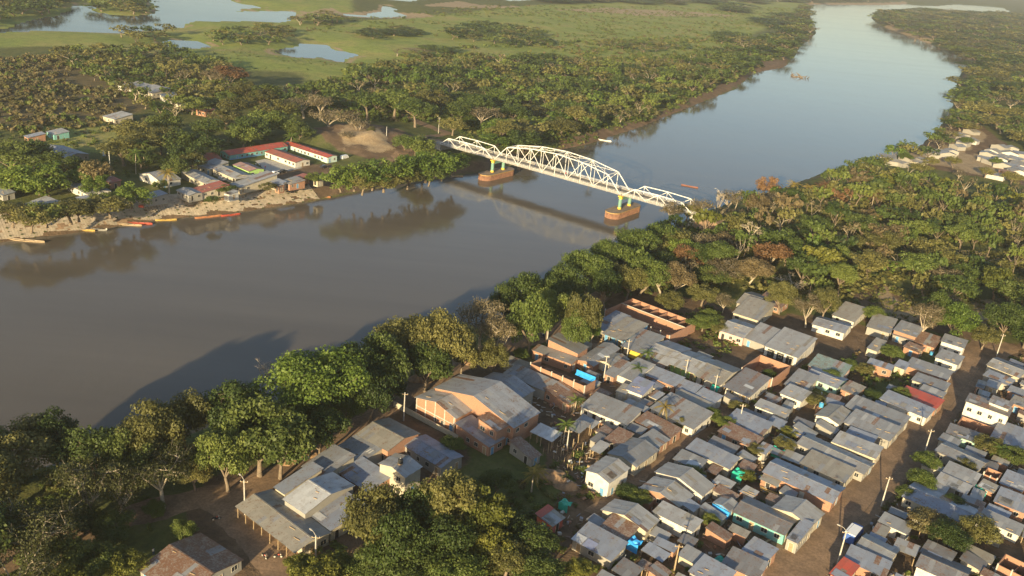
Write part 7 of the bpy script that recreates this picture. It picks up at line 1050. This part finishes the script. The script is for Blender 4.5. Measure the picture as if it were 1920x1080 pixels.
# earth heaps and rubble
for i, (x, y, r) in enumerate(RUBBLE):
    g = np.random.default_rng(300+i); n = 26; t = np.linspace(-1, 1, n); X, Y = np.meshgrid(t, t); P = np.column_stack([X.ravel()*r, Y.ravel()*r*.8])
    hgt = np.clip(1-(X**2+Y**2), 0, 1).ravel()**.7*(.5+.9*vnoise(P+50*i, r*.45, 31+i))*r*.42+(vnoise(P+9*i, .5, 8)-.5)*.25
    I = np.arange(n*n).reshape(n, n); F = np.stack([I[:-1,:-1], I[:-1,1:], I[1:,1:], I[1:,:-1]], -1).reshape(-1, 4)
    o = inst('earth_heap', np_mesh('earth_heap', np.column_stack([P, hgt-.12]), F, M['earth']), None, (x, y, 5)); tag(o, ('brown rubble heap at the edge of the dark garden','smaller rubble heap beside the dark garden wall','tall eroded earth heap on the bank before the brick hall','rounded earth heap next to the tall eroded one','low earth heap left of the eroded pair','earth heap under the trees by the warehouse lamp pole','sunlit earth heap beside the white motorbike rider','low earth heap farther down the river road','earth heap below the half-bare trees','rubbish heap among bottom yards','smaller rubbish heap near the striped slate roof')[i], 'heap')
# loose rubbish lying about the yards, nothing anyone could count
town = np.array(DIRT[4]); lo, hi = town.min(0), town.max(0); cg = np.random.default_rng(44); Q = cg.uniform(lo, np.minimum(hi, (170, 280)), (9000, 2)); Q = Q[inside(Q, town)]
ok = np.ones(len(Q), bool)
for r_ in ROADS: ok &= seg_dist(Q, np.array(r_[2]), False) > r_[3]*.5
for h_ in HOUSES+FILL:
    c, s = math.cos(R(h_[4])), math.sin(R(h_[4])); d = Q-np.array(h_[:2]); lx = d[:, 0]*c+d[:, 1]*s; ly = -d[:, 0]*s+d[:, 1]*c
    ok &= ~((np.abs(lx) < h_[2]/2-.1) & (np.abs(ly) < h_[3]/2-.1))
ok &= vnoise(Q, 9, 71) > .42
mb = MB()
for q in Q[ok][:2600]:
    z = 5.0+cg.uniform(0,.5); a = cg.uniform(0, 6.28); l = cg.uniform(.25,1.8); w = cg.uniform(.08,.8) if l < 1.2 else cg.uniform(.06,.2); h = cg.uniform(.05,.7) if l < .9 else cg.uniform(.03,.12); t = cg.uniform(-.3,.3)
    c, s = math.cos(a), math.sin(a); k = int(cg.choice([0,0,0,1,1,2,3,4,5], 1)[0])
    P8 = [Vector((q[0]+x*c-y*s, q[1]+x*s+y*c, z+zz+t*x)) for zz in (0, h) for x, y in ((-l/2,-w/2),(l/2,-w/2),(l/2,w/2),(-l/2,w/2))]
    for f in ((4,5,6,7),(0,1,5,4),(1,2,6,5),(2,3,7,6),(3,0,4,7)): mb.quad([P8[j] for j in f], k)
o = mb.build('yard_clutter', [M['timber'], M['roof_rust'], M['concrete'], M['white'], M['brick'], M['roof_blue']]); tag(o, 'loose boards, sheets and rubbish strewn about the yards', kind='stuff')
# water tanks, tarps, planks
def tank(x, y, z, r, h, m, label):
    o = empty('water_tank', (x, y, z)); tag(o, label, 'tank'); mb = MB(); mb.tube([(0,0,0),(0,0,h*.85),(0,0,h)], [r,r,r*.45], 14); mb.build('body', M[m], o); mb = MB(); mb.tube([(0,0,h),(0,0,h+.08)], r*.3, 8); mb.build('lid', M['frame'], o)
    mb = MB(); mb.box(-r,r,-r,r,-.25,0); mb.build('stand', M['timber'], o)
def on(label, fx, fy, dz):
    r = find(label); c, s = math.cos(R(r[4])), math.sin(R(r[4])); X, Y = fx*r[2]/2, fy*r[3]/2; return (r[0]+X*c-Y*s, r[1]+X*s+Y*c, r[5]+dz)
x, y, z = on('two-storey orange brick', -1.25, .9, 0); tank(x, y, 9.2, .75, 1.5, 'tank_blue', 'blue water tank between the brick hall and the largest hall')
mb = MB(); mb.box(-1.0,1.0,-1.0,1.0,0,3.95); o = mb.build('tank_tower', M['concrete']); o.location = (x, y, 5); tag(o, 'concrete stand carrying the blue water tank by the brick hall', 'tower')
x, y, z = on('tan gable-roofed house with white gable', -1.25, .3, 2.4); tank(x, y, z, .6, 1.3, 'tank_blue', 'small blue water tank left of the tan gabled house')
mb = MB(); mb.box(-.8,.8,-.8,.8,-.3,2.15); o = mb.build('tank_tower', M['brick']); o.location = (x, y, 5); tag(o, 'orange brick stand under the small blue tank', 'tower')
x, y, z = on('rust-red roofed brick house', .9, -1.3, .3); tank(x, y, z, .6, 1.2, 'tank_blue', 'blue tank in front of the rust-red roofed house')
x, y, z = on('two-storey cream house', .1, -.2, 6.6); tank(x, y, z+.2, .55, 1.1, 'tank_black', 'dark water tank on the pale gable of the two-storey cream house')
def tarp(x, y, z, w, d, m, label, rz):
    mb = MB(); g = random.Random(int(x*7)); n = 6; P = [[(w*(i/n-.5), d*(j/n-.5), z+.35*math.sin(i*1.3)*math.cos(j)+g.uniform(-.12,.12)-.25*abs(i/n-.5)) for i in range(n+1)] for j in range(n+1)]
    for j in range(n):
        for i in range(n): mb.face([P[j][i], P[j][i+1], P[j+1][i+1], P[j+1][i]])
    for i in range(n): mb.face([(P[0][i][0],P[0][i][1],.1), (P[0][i+1][0],P[0][i+1][1],.1), P[0][i+1], P[0][i]])
    o = mb.build('tarp', M[m]); o.location = (x, y, 5); o.rotation_euler = (0,0,rz); tag(o, label, 'tarp')
rz = R(-37)
for lab, fx, fy, w, d, m, z, t in (('nearest a green tarp', 1.35, -.6, 3, 2.4, 'tarp_green', 2.2, 'green tarp shelter right of the wide street among grey roofs'),('sooty brown-streaked', 1.35, .0, 2.6, 2, 'tarp_blue', 2.3, 'bright blue tarp slung behind the sooty roof'),('bright blue-tinted roof', 1.3, -.4, 2.6, 2.0, 'tarp_green', 2.2, 'teal green tarp at the end of the bright blue-tinted roof'),('tiny blue-grey hut', 1.5, 1.3, 3.2, 1.8, 'tarp_green', 2.0, 'green tarp strip among shrubs in the block centre'),('little hut with half red', -.5, 3.2, 2.4, 1.8, 'tarp_green', 2.0, 'green tarp over a washing place in the dark garden'),('blue-grey roofed house cut by the bottom edge left', -.2, 1.8, 3.0, 2.0, 'tarp_green', 1.9, 'green tarp in the yards near the bottom edge'),('two-storey orange brick', -1.0, .2, 2.0, 1.2, 'tarp_blue', 2.4, 'blue sheet beside the tank tower by the brick hall')):
    x, y, _ = on(lab, fx, fy, 0); tarp(x, y, z, w, d, m, t, rz)
x, y, _ = on('small tan roof beside the pile', .9, -1.5, 0)
for i in range(9):
    mb = MB(); l = rng.uniform(4,6.5); mb.box(-l/2, l/2, -.13, .13, 0, .06); o = mb.build('plank', M['plank']); o.location = (x+rng.uniform(-.5,.5), y+rng.uniform(-.5,.5), 5.15+.09*i); o.rotation_euler = (0,0,R(-40+rng.uniform(-9,9))); tag(o, 'yellow sawn plank in the loose pile beside the small tan roof', 'plank', 'planks of the pile')
# oil drums by the embankment and a red cooler stall
x, y, _ = on('beside red oil drums', 1.1, -1.5, 0)
for i in range(5):
    mb = MB(); mb.tube([(0,0,0),(0,0,.9)], .32, 10); o = mb.build('oil_drum', M['boat_red']); o.location = (x+(i % 3)*.75, y+(i//3)*.8, 6.0); tag(o, 'red oil drum by the riverfront roof above the embankment', 'drum', 'red oil drums')
# floating snag in the river upstream
def snag(x, y, sx):
    g = np.random.default_rng(9); o = empty('driftwood_snag', (x, y, 0)); tag(o, 'brown tangle of driftwood stranded in mid river upstream', 'driftwood')
    for i in range(14):
        a = g.uniform(0, 6.28); l = g.uniform(4,9); c = g.normal(size=2)*sx*.45; mb = MB(); mb.tube([(c[0]-l*math.cos(a)/2, c[1]-l*math.sin(a)/2, -.2), (c[0]+l*math.cos(a)/2, c[1]+l*math.sin(a)/2, g.uniform(.5,4))], [.6,.2], 5); mb.build('branch', M['bark'], o)
# ------------------------------------------------------------------ air
def haze():
    m = bpy.data.materials.new('haze_air'); m.use_nodes = True; nt = m.node_tree; nt.nodes.remove(nt.nodes['Principled BSDF'])
    v = nt.nodes.new('ShaderNodeVolumePrincipled'); v.inputs['Color'].default_value = (.95,.93,.90,1); v.inputs['Density'].default_value = HAZE; v.inputs['Anisotropy'].default_value = .3
    nt.links.new(v.outputs[0], nt.nodes['Material Output'].inputs['Volume'])
    mb = MB(); mb.box(-7200, 7200, -1500, 7300, -4, 165); o = mb.build('haze', m); tag(o, kind='stuff')
HAZE = 0.00011
snag(*SNAG, 9)
if HAZE: haze()
